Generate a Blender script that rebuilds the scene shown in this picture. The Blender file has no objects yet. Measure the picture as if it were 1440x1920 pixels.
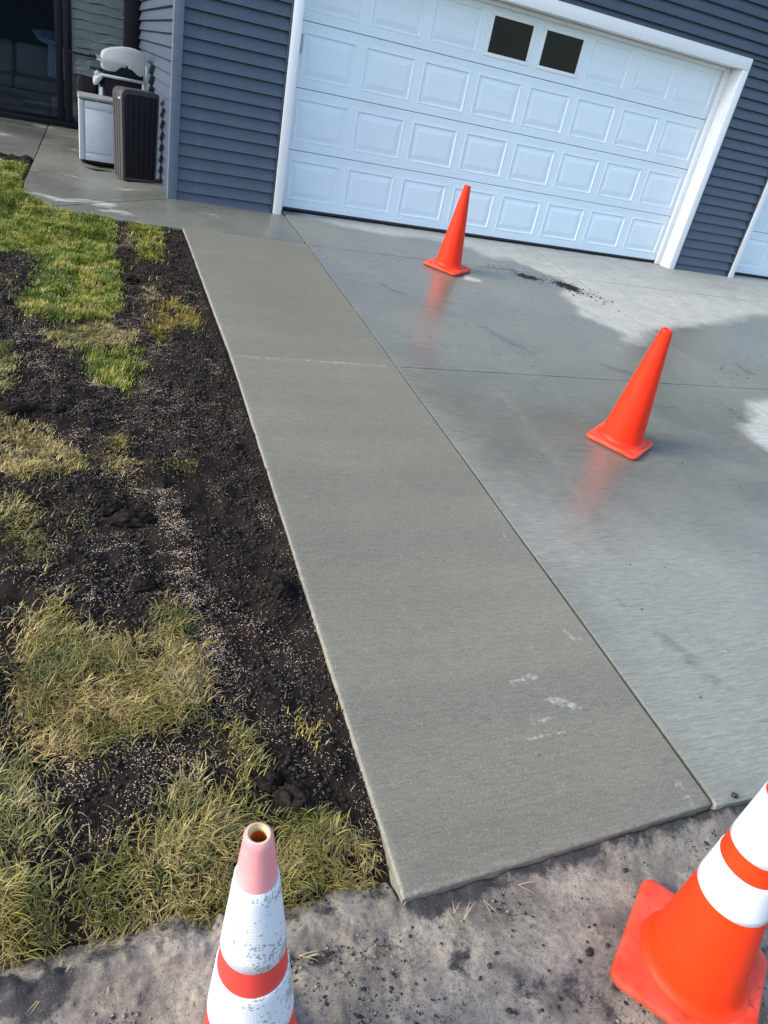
import bpy, bmesh, math, random
import numpy as np
from mathutils import Vector, Matrix, noise as mnoise

scene = bpy.context.scene
COL = scene.collection
rng = np.random.default_rng(11)
random.seed(7)

# ------------------------------------------------------------------ camera
CAM = (-1.89369, -7.70390, 1.19913)
YAW, PITCH, ROLL = math.radians(-26.15167), math.radians(-29.73578), math.radians(12.42123)
FPX = 1353.1746                                  # focal length for a 1440 x 1920 frame
CAMROT = Matrix.Rotation(YAW, 3, 'Z') @ Matrix.Rotation(math.pi / 2 + PITCH, 3, 'X') @ Matrix.Rotation(ROLL, 3, 'Z')
cd = bpy.data.cameras.new('camera')
cam = bpy.data.objects.new('camera', cd)
COL.objects.link(cam)
cam.matrix_world = Matrix.Translation(CAM) @ CAMROT.to_4x4()
cd.sensor_fit = 'HORIZONTAL'
cd.sensor_width = 36.0
cd.lens = 36.0 * FPX / 1440.0
cd.clip_start = 0.05
cd.clip_end = 400
scene.camera = cam

# ------------------------------------------------------------------ sky, sun, exposure
SUN_ELEV, SUN_AZ = math.radians(30), math.radians(-91)      # azimuth measured from +Y towards +X
world = bpy.data.worlds.new('World')
scene.world = world
world.use_nodes = True
wn, wl = world.node_tree.nodes, world.node_tree.links
wn.clear()
sky = wn.new('ShaderNodeTexSky')
sky.sky_type = 'NISHITA'
sky.sun_disc = False
sky.sun_elevation = SUN_ELEV
sky.sun_rotation = SUN_AZ
sky.air_density = 1.0
sky.dust_density = 1.2
hsv = wn.new('ShaderNodeHueSaturation')
hsv.inputs['Saturation'].default_value = 0.97
bg = wn.new('ShaderNodeBackground')
bg.inputs['Strength'].default_value = 0.15
wo = wn.new('ShaderNodeOutputWorld')
wl.new(sky.outputs[0], hsv.inputs['Color'])
wl.new(hsv.outputs[0], bg.inputs['Color'])
wl.new(bg.outputs[0], wo.inputs[0])

sd = bpy.data.lights.new('sun', 'SUN')
sd.energy = 1.6
sd.angle = math.radians(24)
sd.color = (1.0, 0.95, 0.87)
sun = bpy.data.objects.new('sun', sd)
COL.objects.link(sun)
sdir = Vector((math.sin(SUN_AZ) * math.cos(SUN_ELEV), math.cos(SUN_AZ) * math.cos(SUN_ELEV), math.sin(SUN_ELEV)))
sun.rotation_euler = sdir.to_track_quat('Z', 'Y').to_euler()

vs = scene.view_settings
vs.view_transform = 'Standard'
vs.look = 'None'
vs.exposure = 1.39
vs.gamma = 1.0
vs.use_curve_mapping = False
scene.cycles.use_denoising = True
scene.cycles.denoising_prefilter = 'NONE'
scene.cycles.use_adaptive_sampling = False
scene.cycles.max_bounces = 8
scene.cycles.sample_clamp_indirect = 6.0


# ------------------------------------------------------------------ helpers
def gz(x, y):
    """height of the paved surfaces: flat by the house, falling towards the street"""
    return np.where(np.asarray(y) < -0.25, -0.01375 + 0.085 * np.asarray(y), -0.035)


STREET_S, STREET_Z0 = 0.03, -0.63 + 0.03 * 6.72


def street_z(x, y):
    return STREET_Z0 + STREET_S * np.asarray(y)


def spot(px, py, s=0.085, z0=-0.01375, flat=-0.035):
    """point of the ground seen at photograph pixel (px, py)"""
    v = CAMROT @ Vector(((px - 720) / FPX, -(py - 960) / FPX, -1.0))
    c = Vector(CAM)
    n = Vector((0, -s, 1))
    p = c + v * ((z0 - n.dot(c)) / n.dot(v))
    if flat is not None and p.y > -0.25:
        p = c + v * ((flat - c.z) / v.z)
    return p


def street_spot(px, py):
    return spot(px, py, STREET_S, STREET_Z0, None)


def lattice(n=256, seed=0):
    return np.random.default_rng(seed).random((n, n))


_LAT = [lattice(256, k) for k in range(8)]


def vnoise(x, y, k=0):
    L = _LAT[k % 8]
    xi, yi = np.floor(x).astype(int), np.floor(y).astype(int)
    fx, fy = x - xi, y - yi
    fx = fx * fx * fx * (fx * (fx * 6 - 15) + 10)
    fy = fy * fy * fy * (fy * (fy * 6 - 15) + 10)
    a, b = L[xi & 255, yi & 255], L[(xi + 1) & 255, yi & 255]
    c, d = L[xi & 255, (yi + 1) & 255], L[(xi + 1) & 255, (yi + 1) & 255]
    return (a * (1 - fx) + b * fx) * (1 - fy) + (c * (1 - fx) + d * fx) * fy - 0.5


def fbm(x, y, f=1.0, o=4, k=0, g=0.5):
    t, a = 0.0, 1.0
    for i in range(o):
        t = t + a * vnoise(x * f + 17.3 * i, y * f - 9.1 * i, k + i)
        f *= 2.03
        a *= g
    return t


def in_poly(x, y, poly):
    r = np.zeros(x.shape, bool)
    n = len(poly)
    for i in range(n):
        x0, y0 = poly[i]
        x1, y1 = poly[(i + 1) % n]
        if y0 == y1:
            continue
        c = ((y0 > y) != (y1 > y)) & (x < (x1 - x0) * (y - y0) / (y1 - y0) + x0)
        r ^= c
    return r


def sdist(x, y, poly, closed=True):
    d = np.full(x.shape, 1e9)
    n = len(poly)
    for i in range(n if closed else n - 1):
        ax, ay = poly[i]
        bx, by = poly[(i + 1) % n]
        vx, vy = bx - ax, by - ay
        t = np.clip(((x - ax) * vx + (y - ay) * vy) / max(vx * vx + vy * vy, 1e-12), 0, 1)
        d = np.minimum(d, np.hypot(x - ax - t * vx, y - ay - t * vy))
    if closed:
        d = np.where(in_poly(x, y, poly), -d, d)
    return d


def polyw(pts, f=spot):
    return [tuple(f(*p)[:2]) for p in pts]


def link(o, parent=None):
    COL.objects.link(o)
    if parent is not None:
        o.parent = parent
    return o


def mesh_obj(name, verts, faces, mat=None, parent=None, smooth=False):
    me = bpy.data.meshes.new(name)
    me.from_pydata([tuple(v) for v in verts], [], faces)
    if smooth:
        me.polygons.foreach_set('use_smooth', [True] * len(me.polygons))
    me.update()
    if mat:
        me.materials.append(mat)
    return link(bpy.data.objects.new(name, me), parent)


def big_mesh(name, V, F, mat, parent=None, attrs=None, smooth=False):
    """V (n,3) float array, F (m,k) int array of k-gons, attrs {name: per-vertex float or colour array}"""
    me = bpy.data.meshes.new(name)
    V = np.ascontiguousarray(V, np.float32)
    F = np.ascontiguousarray(F, np.int32)
    m, k = F.shape
    me.vertices.add(len(V))
    me.vertices.foreach_set('co', V.ravel())
    me.loops.add(m * k)
    me.loops.foreach_set('vertex_index', F.ravel())
    me.polygons.add(m)
    me.polygons.foreach_set('loop_start', np.arange(0, m * k, k, dtype=np.int32))
    try:
        me.polygons.foreach_set('loop_total', np.full(m, k, np.int32))
    except Exception:
        pass
    if smooth:
        me.polygons.foreach_set('use_smooth', np.ones(m, bool))
    me.update(calc_edges=True)
    me.validate()
    for an, a in (attrs or {}).items():
        a = np.asarray(a, np.float32)
        if a.ndim == 1:
            at = me.attributes.new(an, 'FLOAT', 'POINT')
            at.data.foreach_set('value', a)
        else:
            at = me.attributes.new(an, 'FLOAT_COLOR', 'POINT')
            at.data.foreach_set('color', np.column_stack([a, np.ones(len(a), np.float32)]).astype(np.float32).ravel())
    me.materials.append(mat)
    return link(bpy.data.objects.new(name, me), parent)


class MB:
    """collects boxes, prisms, tubes and lathes into one mesh"""

    def __init__(self):
        self.v, self.f = [], []

    def add(self, v, f):
        n = len(self.v)
        self.v += [tuple(p) for p in v]
        self.f += [tuple(i + n for i in q) for q in f]
        return self

    def box(self, x0, x1, y0, y1, z0, z1):
        return self.add([(x0, y0, z0), (x1, y0, z0), (x1, y1, z0), (x0, y1, z0), (x0, y0, z1), (x1, y0, z1), (x1, y1, z1), (x0, y1, z1)],
                        [(3, 2, 1, 0), (4, 5, 6, 7), (0, 1, 5, 4), (1, 2, 6, 5), (2, 3, 7, 6), (3, 0, 4, 7)])

    def prism(self, prof, a, b, axis='y'):
        """closed profile (u, w) extruded from a to b; axis y: (u, ., w); axis x: (., u, w); axis z: (u, w, .)"""
        n = len(prof)
        P = {'y': lambda u, w, t: (u, t, w), 'x': lambda u, w, t: (t, u, w), 'z': lambda u, w, t: (u, w, t)}[axis]
        v = [P(u, w, a) for u, w in prof] + [P(u, w, b) for u, w in prof]
        f = [tuple(range(n)), tuple(range(2 * n - 1, n - 1, -1))]
        f += [(i, i + n, (i + 1) % n + n, (i + 1) % n) for i in range(n)]
        return self.add(v, f)

    def lathe(self, prof, n=48, c=(0, 0)):
        """open profile (r, z) turned about the z axis"""
        v, f = [], []
        for r, z in prof:
            for k in range(n):
                t = 2 * math.pi * k / n
                v.append((c[0] + r * math.cos(t), c[1] + r * math.sin(t), z))
        for i in range(len(prof) - 1):
            for k in range(n):
                k2 = (k + 1) % n
                f.append((i * n + k, i * n + k2, (i + 1) * n + k2, (i + 1) * n + k))
        return self.add(v, f)

    def tube(self, pts, r, n=8):
        pts = [Vector(p) for p in pts]
        v, f = [], []
        for i, p in enumerate(pts):
            d = (pts[min(i + 1, len(pts) - 1)] - pts[max(i - 1, 0)]).normalized()
            u = d.cross(Vector((0, 0, 1)) if abs(d.z) < 0.9 else Vector((1, 0, 0))).normalized()
            w = d.cross(u)
            for k in range(n):
                t = 2 * math.pi * k / n
                v.append(p + (u * math.cos(t) + w * math.sin(t)) * r)
        for i in range(len(pts) - 1):
            for k in range(n):
                k2 = (k + 1) % n
                f.append((i * n + k, i * n + k2, (i + 1) * n + k2, (i + 1) * n + k))
        m = len(pts) - 1
        f.append(tuple(range(n - 1, -1, -1)))
        f.append(tuple(m * n + k for k in range(n)))
        return self.add(v, f)

    def build(self, name, mat, parent=None, bevel=0.0, seg=2, smooth=False, angle=40):
        bm = bmesh.new()
        vs_ = [bm.verts.new(p) for p in self.v]
        for q in self.f:
            try:
                bm.faces.new([vs_[i] for i in q])
            except ValueError:
                pass
        bmesh.ops.recalc_face_normals(bm, faces=bm.faces)
        if bevel:
            es = [e for e in bm.edges if len(e.link_faces) == 2 and e.calc_face_angle(0) > math.radians(angle)]
            bmesh.ops.bevel(bm, geom=es, offset=bevel, segments=seg, affect='EDGES', profile=0.5, clamp_overlap=True)
        me = bpy.data.meshes.new(name)
        bm.to_mesh(me)
        bm.free()
        me.materials.append(mat)
        if smooth or bevel:
            me.polygons.foreach_set('use_smooth', [True] * len(me.polygons))
            me.set_sharp_from_angle(angle=math.radians(32 if smooth else 28))
        return link(bpy.data.objects.new(name, me), parent)


def tag(o, label, cat, group=None):
    o['label'] = label
    o['category'] = cat
    if group:
        o['group'] = group
    return o


def kind(o, k):
    o['kind'] = k
    return o


def empty(name, loc=(0, 0, 0), rz=0.0):
    o = bpy.data.objects.new(name, None)
    o.location = loc
    o.rotation_euler = (0, 0, rz)
    o.empty_display_size = 0.2
    return link(o)


# ------------------------------------------------------------------ materials
class NT:
    """small node-tree writer"""

    def __init__(self, name):
        self.m = bpy.data.materials.new(name)
        self.m.use_nodes = True
        self.n, self.l = self.m.node_tree.nodes, self.m.node_tree.links
        self.b = self.n['Principled BSDF']
        self.tc = self.n.new('ShaderNodeTexCoord')

    def set(self, sock, v):
        if hasattr(v, 'is_linked') or isinstance(v, bpy.types.NodeSocket):
            self.l.new(v, sock)
        elif isinstance(v, (tuple, list)) and len(v) == 3 and sock.type == 'RGBA':
            sock.default_value = (*v, 1)
        else:
            sock.default_value = v

    def bsdf(self, **kw):
        for k, v in kw.items():
            self.set(self.b.inputs[k.replace('_', ' ')], v)
        return self

    def coord(self, scale=(1, 1, 1), rot=(0, 0, 0)):
        mp = self.n.new('ShaderNodeMapping')
        mp.inputs['Scale'].default_value = scale
        mp.inputs['Rotation'].default_value = rot
        self.l.new(self.tc.outputs['Object'], mp.inputs['Vector'])
        return mp.outputs[0]

    def noise(self, scale=5, detail=4, rough=0.55, vec=None, dist=0.0):
        t = self.n.new('ShaderNodeTexNoise')
        t.inputs['Scale'].default_value = scale
        t.inputs['Detail'].default_value = detail
        t.inputs['Roughness'].default_value = rough
        t.inputs['Distortion'].default_value = dist
        self.l.new(vec if vec is not None else self.tc.outputs['Object'], t.inputs['Vector'])
        return t.outputs['Fac']

    def voro(self, scale=5, feature='F1', vec=None):
        t = self.n.new('ShaderNodeTexVoronoi')
        t.feature = feature
        t.inputs['Scale'].default_value = scale
        self.l.new(vec if vec is not None else self.tc.outputs['Object'], t.inputs['Vector'])
        return t.outputs['Distance']

    def ramp(self, fac, stops):
        r = self.n.new('ShaderNodeValToRGB')
        e = r.color_ramp.elements
        while len(e) < len(stops):
            e.new(0.5)
        for s, (p, c) in zip(e, stops):
            s.position = p
            s.color = (c, c, c, 1) if not isinstance(c, (tuple, list)) else (*c, 1)
        self.l.new(fac, r.inputs[0])
        return r.outputs[0]

    def mix(self, fac, a, b, mode='MIX'):
        x = self.n.new('ShaderNodeMix')
        x.data_type = 'RGBA'
        x.blend_type = mode
        self.set(x.inputs[0], fac)
        self.set(x.inputs[6], a)
        self.set(x.inputs[7], b)
        return x.outputs[2]

    def math(self, op, a, b=0.0, clamp=False):
        x = self.n.new('ShaderNodeMath')
        x.operation = op
        x.use_clamp = clamp
        self.set(x.inputs[0], a)
        self.set(x.inputs[1], b)
        return x.outputs[0]

    def attr(self, name, col=False):
        a = self.n.new('ShaderNodeAttribute')
        a.attribute_name = name
        return a.outputs['Color' if col else 'Fac']

    def bump(self, h, strength=0.3, dist=0.01, prev=None):
        b = self.n.new('ShaderNodeBump')
        b.inputs['Strength'].default_value = strength
        b.inputs['Distance'].default_value = dist
        self.l.new(h, b.inputs['Height'])
        if prev is not None:
            self.l.new(prev, b.inputs['Normal'])
        return b.outputs[0]


def plain(name, col, rough=0.5, var=0.12, scale=14, bump=0.0, bscale=120, metal=0.0, spec=0.5):
    t = NT(name)
    dark = tuple(c * (1 - var) for c in col)
    lite = tuple(min(1, c * (1 + var)) for c in col)
    c = t.mix(t.ramp(t.noise(scale, 5), [(0.3, 0.0), (0.7, 1.0)]), dark, lite)
    t.bsdf(Base_Color=c, Roughness=rough, Metallic=metal)
    t.b.inputs['Specular IOR Level'].default_value = spec
    if bump:
        t.bsdf(Normal=t.bump(t.noise(bscale, 3), bump, 0.004))
    return t.m


def mat_path():
    """fresh broom-finished concrete"""
    t = NT('fresh_concrete')
    fine = t.noise(1.0, 4, 0.75, t.coord((22, 230, 60)))
    broom = t.noise(1.0, 3, 0.65, t.coord((9, 110, 20)))
    grit = t.noise(150, 4, 0.85)
    big = t.noise(0.9, 4, 0.5)
    band = t.noise(1.0, 3, 0.5, t.coord((0.35, 4.5, 1)))
    c = t.mix(t.ramp(big, [(0.3, 0.0), (0.7, 1.0)]), (0.170, 0.159, 0.114), (0.222, 0.209, 0.152))
    c = t.mix(t.math('MULTIPLY', t.ramp(band, [(0.38, 0.0), (0.62, 1.0)]), 0.35), c, (0.138, 0.131, 0.102))
    c = t.mix(t.math('MULTIPLY', t.ramp(fine, [(0.40, 1.0), (0.54, 0.0)]), 0.40), c, (0.085, 0.080, 0.066))
    c = t.mix(t.math('MULTIPLY', t.ramp(broom, [(0.34, 1.0), (0.56, 0.0)]), 0.13), c, (0.095, 0.088, 0.068))
    c = t.mix(t.math('MULTIPLY', t.ramp(broom, [(0.52, 0.0), (0.72, 1.0)]), 0.10), c, (0.34, 0.32, 0.25))
    c = t.mix(t.math('MULTIPLY', t.ramp(grit, [(0.36, 1.0), (0.50, 0.0)]), 0.55), c, (0.085, 0.082, 0.068))
    c = t.mix(t.math('MULTIPLY', t.ramp(t.noise(125, 4, 0.85), [(0.53, 0.0), (0.64, 1.0)]), 0.42), c, (0.36, 0.345, 0.28))
    chalk = t.math('ADD', t.attr('chalk'), t.math('MULTIPLY', t.math('SUBTRACT', t.noise(42, 6, 0.75), 0.5), 1.7))
    chalk = t.ramp(chalk, [(0.52, 0.0), (0.80, 1.0)])
    c = t.mix(t.math('MULTIPLY', chalk, 0.70), c, (0.46, 0.45, 0.40))
    c = t.mix(t.math('MULTIPLY', t.ramp(t.noise(60, 6, 0.8), [(0.60, 0.0), (0.74, 1.0)]), 0.30), c, (0.36, 0.35, 0.31))
    edge = t.math('MULTIPLY', t.attr('edge'), t.ramp(t.noise(35, 4, 0.65), [(0.35, 0.05), (0.7, 0.55)]))
    c = t.mix(edge, c, (0.36, 0.35, 0.30))
    c = t.mix(t.math('MULTIPLY', t.ramp(t.noise(9, 3, 0.6), [(0.72, 0.0), (0.78, 1.0)]), 0.25), c, (0.06, 0.055, 0.05))
    n = t.bump(broom, 0.14, 0.004)
    n = t.bump(fine, 0.35, 0.0025, n)
    n = t.bump(grit, 0.35, 0.0018, n)
    t.bsdf(Base_Color=c, Roughness=0.62, Normal=n)
    t.b.inputs['Specular IOR Level'].default_value = 0.35
    return t.m


def mat_drive(use_attr=True, name='wet_concrete'):
    """older concrete, mostly wet, with dry pale patches"""
    t = NT(name)
    fine = t.noise(1.0, 4, 0.75, t.coord((12, 170, 40)))
    broom = t.noise(1.0, 3, 0.65, t.coord((6, 85, 20), (0, 0, 0.03)))
    grit = t.noise(135, 4, 0.85)
    big = t.noise(1.3, 5, 0.55)
    edge_n = t.noise(4.5, 9, 0.70)
    if use_attr:
        dry = t.math('ADD', t.attr('dry'), t.math('MULTIPLY', t.math('SUBTRACT', edge_n, 0.5), 0.55))
        mudf = t.math('ADD', t.attr('mud'), t.math('MULTIPLY', t.math('SUBTRACT', t.noise(14, 5, 0.7), 0.5), 1.1))
    else:
        dry = t.noise(1.6, 5, 0.6, t.coord((1, 2.2, 1)))
        mudf = t.math('MULTIPLY', t.noise(4, 4), 0.5)
    dry = t.ramp(dry, [(0.40, 0.0), (0.62, 1.0)] if use_attr else [(0.60, 0.0), (0.70, 1.0)])
    damp = t.ramp(t.noise(0.75, 5, 0.6), [(0.40, 0.0), (0.62, 1.0)])
    if use_attr:
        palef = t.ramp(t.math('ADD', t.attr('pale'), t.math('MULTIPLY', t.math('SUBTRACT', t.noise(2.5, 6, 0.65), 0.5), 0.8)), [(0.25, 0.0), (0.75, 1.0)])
        stainf = t.math('ADD', t.attr('stain'), t.math('MULTIPLY', t.math('SUBTRACT', t.noise(1.0, 6, 0.7, t.coord((8, 22, 1))), 0.5), 1.4))
    wet = t.mix(t.ramp(big, [(0.3, 0.0), (0.7, 1.0)]), (0.132, 0.131, 0.102), (0.200, 0.198, 0.156))
    wet = t.mix(t.math('MULTIPLY', damp, 0.55), wet, (0.275, 0.271, 0.218))
    if use_attr:
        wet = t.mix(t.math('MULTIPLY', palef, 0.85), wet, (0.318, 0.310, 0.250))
    pale = t.mix(t.ramp(t.noise(5, 5, 0.6), [(0.3, 0.0), (0.7, 1.0)]), (0.45, 0.445, 0.385), (0.58, 0.57, 0.50))
    c = t.mix(dry, wet, pale)
    streak = t.noise(1.0, 4, 0.65, t.coord((1.6, 13, 1)))
    c = t.mix(t.math('MULTIPLY', t.ramp(streak, [(0.64, 0.0), (0.72, 1.0)]), 0.35), c, (0.05, 0.048, 0.045))
    if use_attr:
        c = t.mix(t.math('MULTIPLY', t.ramp(stainf, [(0.48, 0.0), (0.80, 1.0)]), 0.6), c, (0.05, 0.048, 0.044))
    c = t.mix(t.math('MULTIPLY', t.ramp(mudf, [(0.45, 0.0), (0.8, 1.0)]), 0.6), c, (0.34, 0.27, 0.20))
    c = t.mix(t.math('MULTIPLY', t.ramp(fine, [(0.42, 1.0), (0.60, 0.0)]), 0.35), c, (0.045, 0.046, 0.046))
    c = t.mix(t.math('MULTIPLY', t.ramp(broom, [(0.34, 1.0), (0.56, 0.0)]), 0.10), c, (0.07, 0.072, 0.065))
    c = t.mix(t.math('MULTIPLY', t.ramp(broom, [(0.54, 0.0), (0.72, 1.0)]), 0.07), c, (0.36, 0.36, 0.32))
    c = t.mix(t.math('MULTIPLY', t.ramp(grit, [(0.36, 1.0), (0.50, 0.0)]), 0.38), c, (0.06, 0.06, 0.056))
    rough = t.mix(dry, t.mix(damp, (0.20, 0.20, 0.20), (0.40, 0.40, 0.40)), (0.75, 0.75, 0.75))
    n = t.bump(broom, 0.09, 0.004)
    n = t.bump(fine, 0.20, 0.002, n)
    n = t.bump(grit, 0.12, 0.0012, n)
    t.bsdf(Base_Color=c, Roughness=rough, Normal=n)
    t.b.inputs['Specular IOR Level'].default_value = 0.5
    return t.m


def mat_soil():
    t = NT('black_soil')
    c = t.mix(t.ramp(t.noise(7, 6, 0.65), [(0.35, 0.0), (0.7, 1.0)]), (0.0115, 0.0088, 0.0074), (0.034, 0.0255, 0.0205))
    c = t.mix(t.math('MULTIPLY', t.ramp(t.noise(90, 4, 0.7), [(0.55, 0.0), (0.75, 1.0)]), 0.5), c, (0.058, 0.044, 0.035))
    n = t.bump(t.noise(60, 6, 0.75), 0.9, 0.012)
    n = t.bump(t.voro(140), 0.6, 0.006, n)
    t.bsdf(Base_Color=c, Roughness=0.95, Normal=n)
    t.b.inputs['Specular IOR Level'].default_value = 0.08
    return t.m


def mat_mud():
    """thin mud over street concrete: pale dried film, dark wet soil by the slab"""
    t = NT('muddy_concrete')
    f = t.math('ADD', t.attr('dirt'), t.math('MULTIPLY', t.math('SUBTRACT', t.noise(15, 9, 0.76), 0.5), 1.5))
    base = t.mix(t.ramp(t.noise(4.5, 6, 0.62, None, 0.8), [(0.40, 0.0), (0.60, 1.0)]), (0.165, 0.140, 0.110), (0.39, 0.330, 0.250))
    base = t.mix(t.math('MULTIPLY', t.ramp(t.noise(16, 5, 0.7), [(0.45, 0.0), (0.7, 1.0)]), 0.55), base, (0.115, 0.100, 0.085))
    base = t.mix(t.math('MULTIPLY', t.ramp(t.noise(70, 6, 0.8), [(0.40, 1.0), (0.52, 0.0)]), 0.5), base, (0.105, 0.086, 0.066))
    c = t.mix(t.ramp(f, [(0.36, 0.0), (0.54, 1.0)]), base, (0.030, 0.026, 0.025))
    c = t.mix(t.math('MULTIPLY', t.ramp(t.noise(95, 6, 0.85), [(0.55, 0.0), (0.62, 1.0)]), 0.75), c, (0.03, 0.027, 0.025))
    c = t.mix(t.math('MULTIPLY', t.ramp(t.noise(260, 3, 0.7), [(0.30, 1.0), (0.40, 0.0)]), 0.5), c, (0.40, 0.36, 0.30))
    r = t.ramp(t.noise(6, 5, 0.6), [(0.38, 0.26), (0.62, 0.7)])
    n = t.bump(t.noise(55, 8, 0.75), 0.45, 0.006)
    n = t.bump(t.noise(240, 4, 0.75), 0.8, 0.003, n)
    t.bsdf(Base_Color=c, Roughness=r, Normal=n)
    return t.m


def mat_blade(name, rough=0.45):
    t = NT(name)
    t.bsdf(Base_Color=t.attr('tint', True), Roughness=rough)
    t.b.inputs['Specular IOR Level'].default_value = 0.4
    tr = t.n.new('ShaderNodeBsdfTranslucent')
    t.l.new(t.attr('tint', True), tr.inputs['Color'])
    mx = t.n.new('ShaderNodeMixShader')
    mx.inputs[0].default_value = 0.12
    out = [n for n in t.n if n.type == 'OUTPUT_MATERIAL'][0]
    t.l.new(t.b.outputs[0], mx.inputs[1])
    t.l.new(tr.outputs[0], mx.inputs[2])
    t.l.new(mx.outputs[0], out.inputs[0])
    return t.m


def mat_siding():
    t = NT('slate_vinyl_siding')
    grain = t.noise(1.0, 4, 0.6, t.coord((3, 3, 90)))
    c = t.mix(t.ramp(t.noise(1.7, 4), [(0.3, 0.0), (0.7, 1.0)]), (0.046, 0.064, 0.094), (0.060, 0.081, 0.116))
    c = t.mix(t.math('MULTIPLY', t.ramp(t.noise(1.0, 5, 0.7, t.coord((9, 9, 2))), [(0.58, 0.0), (0.78, 1.0)]), 0.22), c, (0.16, 0.18, 0.20))
    # a few pale nicks and splashes
    c = t.mix(t.ramp(t.noise(24, 3, 0.8, t.coord((1, 1, 0.45))), [(0.795, 0.0), (0.815, 1.0)]), c, (0.42, 0.46, 0.52))
    n = t.bump(grain, 0.12, 0.003)
    n = t.bump(t.noise(1.6, 2), 0.25, 0.02, n)
    t.bsdf(Base_Color=c, Roughness=0.42, Normal=n)
    return t.m


def mat_white(name='white_paint', grain=(2.2, 2.2, 60), col=(0.80, 0.81, 0.82), rough=0.42, b=0.35):
    t = NT(name)
    g = t.noise(1.0, 5, 0.65, t.coord(grain), 0.6)
    c = t.mix(t.ramp(t.noise(1.4, 5, 0.6), [(0.3, 0.0), (0.75, 1.0)]), tuple(x * 0.95 for x in col), col)
    c = t.mix(t.math('MULTIPLY', t.ramp(g, [(0.30, 1.0), (0.42, 0.0)]), 0.12), c, (0.45, 0.48, 0.52))
    t.bsdf(Base_Color=c, Roughness=rough, Normal=t.bump(g, b, 0.0025))
    return t.m


def mat_cone(name, col, dirt=0.6, fade=None):
    t = NT(name)
    c = t.mix(t.ramp(t.noise(5, 4), [(0.3, 0.0), (0.7, 1.0)]), tuple(x * 0.9 for x in col), col)
    if fade:
        c = t.mix(t.math('MULTIPLY', t.ramp(t.noise(7, 5, 0.65), [(0.35, 0.0), (0.65, 1.0)]), 0.8), c, fade)
    c = t.mix(t.math('MULTIPLY', t.ramp(t.noise(22, 6, 0.75), [(0.57, 0.0), (0.72, 1.0)]), dirt), c, (0.115, 0.040, 0.028))
    c = t.mix(t.math('MULTIPLY', t.ramp(t.noise(1.0, 6, 0.75, t.coord((60, 60, 9))), [(0.60, 0.0), (0.72, 1.0)]), dirt * 0.6), c, (0.22, 0.05, 0.03))
    c = t.mix(t.math('MULTIPLY', t.ramp(t.noise(110, 3, 0.7), [(0.70, 0.0), (0.75, 1.0)]), dirt), c, (0.04, 0.025, 0.02))
    t.bsdf(Base_Color=c, Roughness=t.ramp(t.noise(12, 4), [(0.3, 0.40), (0.7, 0.62)]), Normal=t.bump(t.noise(60, 4), 0.12, 0.003))
    t.b.inputs['Specular IOR Level'].default_value = 0.28
    return t.m


def mat_band(worn):
    t = NT('worn_reflective_sleeve' if worn else 'reflective_sleeve')
    c = (0.78, 0.80, 0.83)
    diag = t.coord((95, 95, 95), (0.5, 0.6, 0.785))
    chk = t.n.new('ShaderNodeTexBrick')
    chk.inputs['Scale'].default_value = 1.0
    chk.inputs['Mortar Size'].default_value = 0.05
    chk.inputs['Color1'].default_value = (1, 1, 1, 1)
    chk.inputs['Color2'].default_value = (0.93, 0.93, 0.93, 1)
    chk.inputs['Mortar'].default_value = (0.74, 0.76, 0.79, 1)
    uv = t.n.new('ShaderNodeUVMap')
    mp = t.n.new('ShaderNodeMapping')
    mp.inputs['Rotation'].default_value = (0, 0, 0.785)
    mp.inputs['Scale'].default_value = (52, 52, 1)
    t.l.new(uv.outputs[0], mp.inputs['Vector'])
    t.l.new(mp.outputs[0], chk.inputs['Vector'])
    col = t.mix(1.0, c, chk.outputs['Color'], 'MULTIPLY')
    if worn:
        cell = t.n.new('ShaderNodeTexVoronoi')
        cell.distance = 'CHEBYCHEV'
        cell.inputs['Scale'].default_value = 1.0
        cell.inputs['Randomness'].default_value = 0.35
        mp2 = t.n.new('ShaderNodeMapping')
        mp2.inputs['Rotation'].default_value = (0, 0, 0.785)
        mp2.inputs['Scale'].default_value = (150, 250, 1)
        t.l.new(uv.outputs[0], mp2.inputs['Vector'])
        t.l.new(mp2.outputs[0], cell.inputs['Vector'])
        cellv = t.math('FRACT', t.math('MULTIPLY', cell.outputs['Color'], 7.31))
        zone = t.math('ADD', t.math('MULTIPLY', t.math('SUBTRACT', t.noise(16, 5, 0.75), 0.20), 1.55), t.math('MULTIPLY', t.attr('wear'), 0.20))
        hit = t.math('ADD', t.math('MULTIPLY', cellv, 0.34), zone)
        mask = t.ramp(hit, [(0.91, 0.0), (0.96, 1.0)])
        col = t.mix(t.math('MULTIPLY', mask, 0.85), col, (0.27, 0.27, 0.25))
        col = t.mix(t.math('MULTIPLY', t.ramp(t.noise(45, 5, 0.8), [(0.62, 0.0), (0.72, 1.0)]), 0.4), col, (0.30, 0.27, 0.24))
    else:
        col = t.mix(t.math('MULTIPLY', t.ramp(t.noise(30, 6, 0.8), [(0.60, 0.0), (0.72, 1.0)]), 0.45), col, (0.42, 0.42, 0.42))
    t.bsdf(Base_Color=col, Roughness=0.4)
    return t.m


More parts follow.
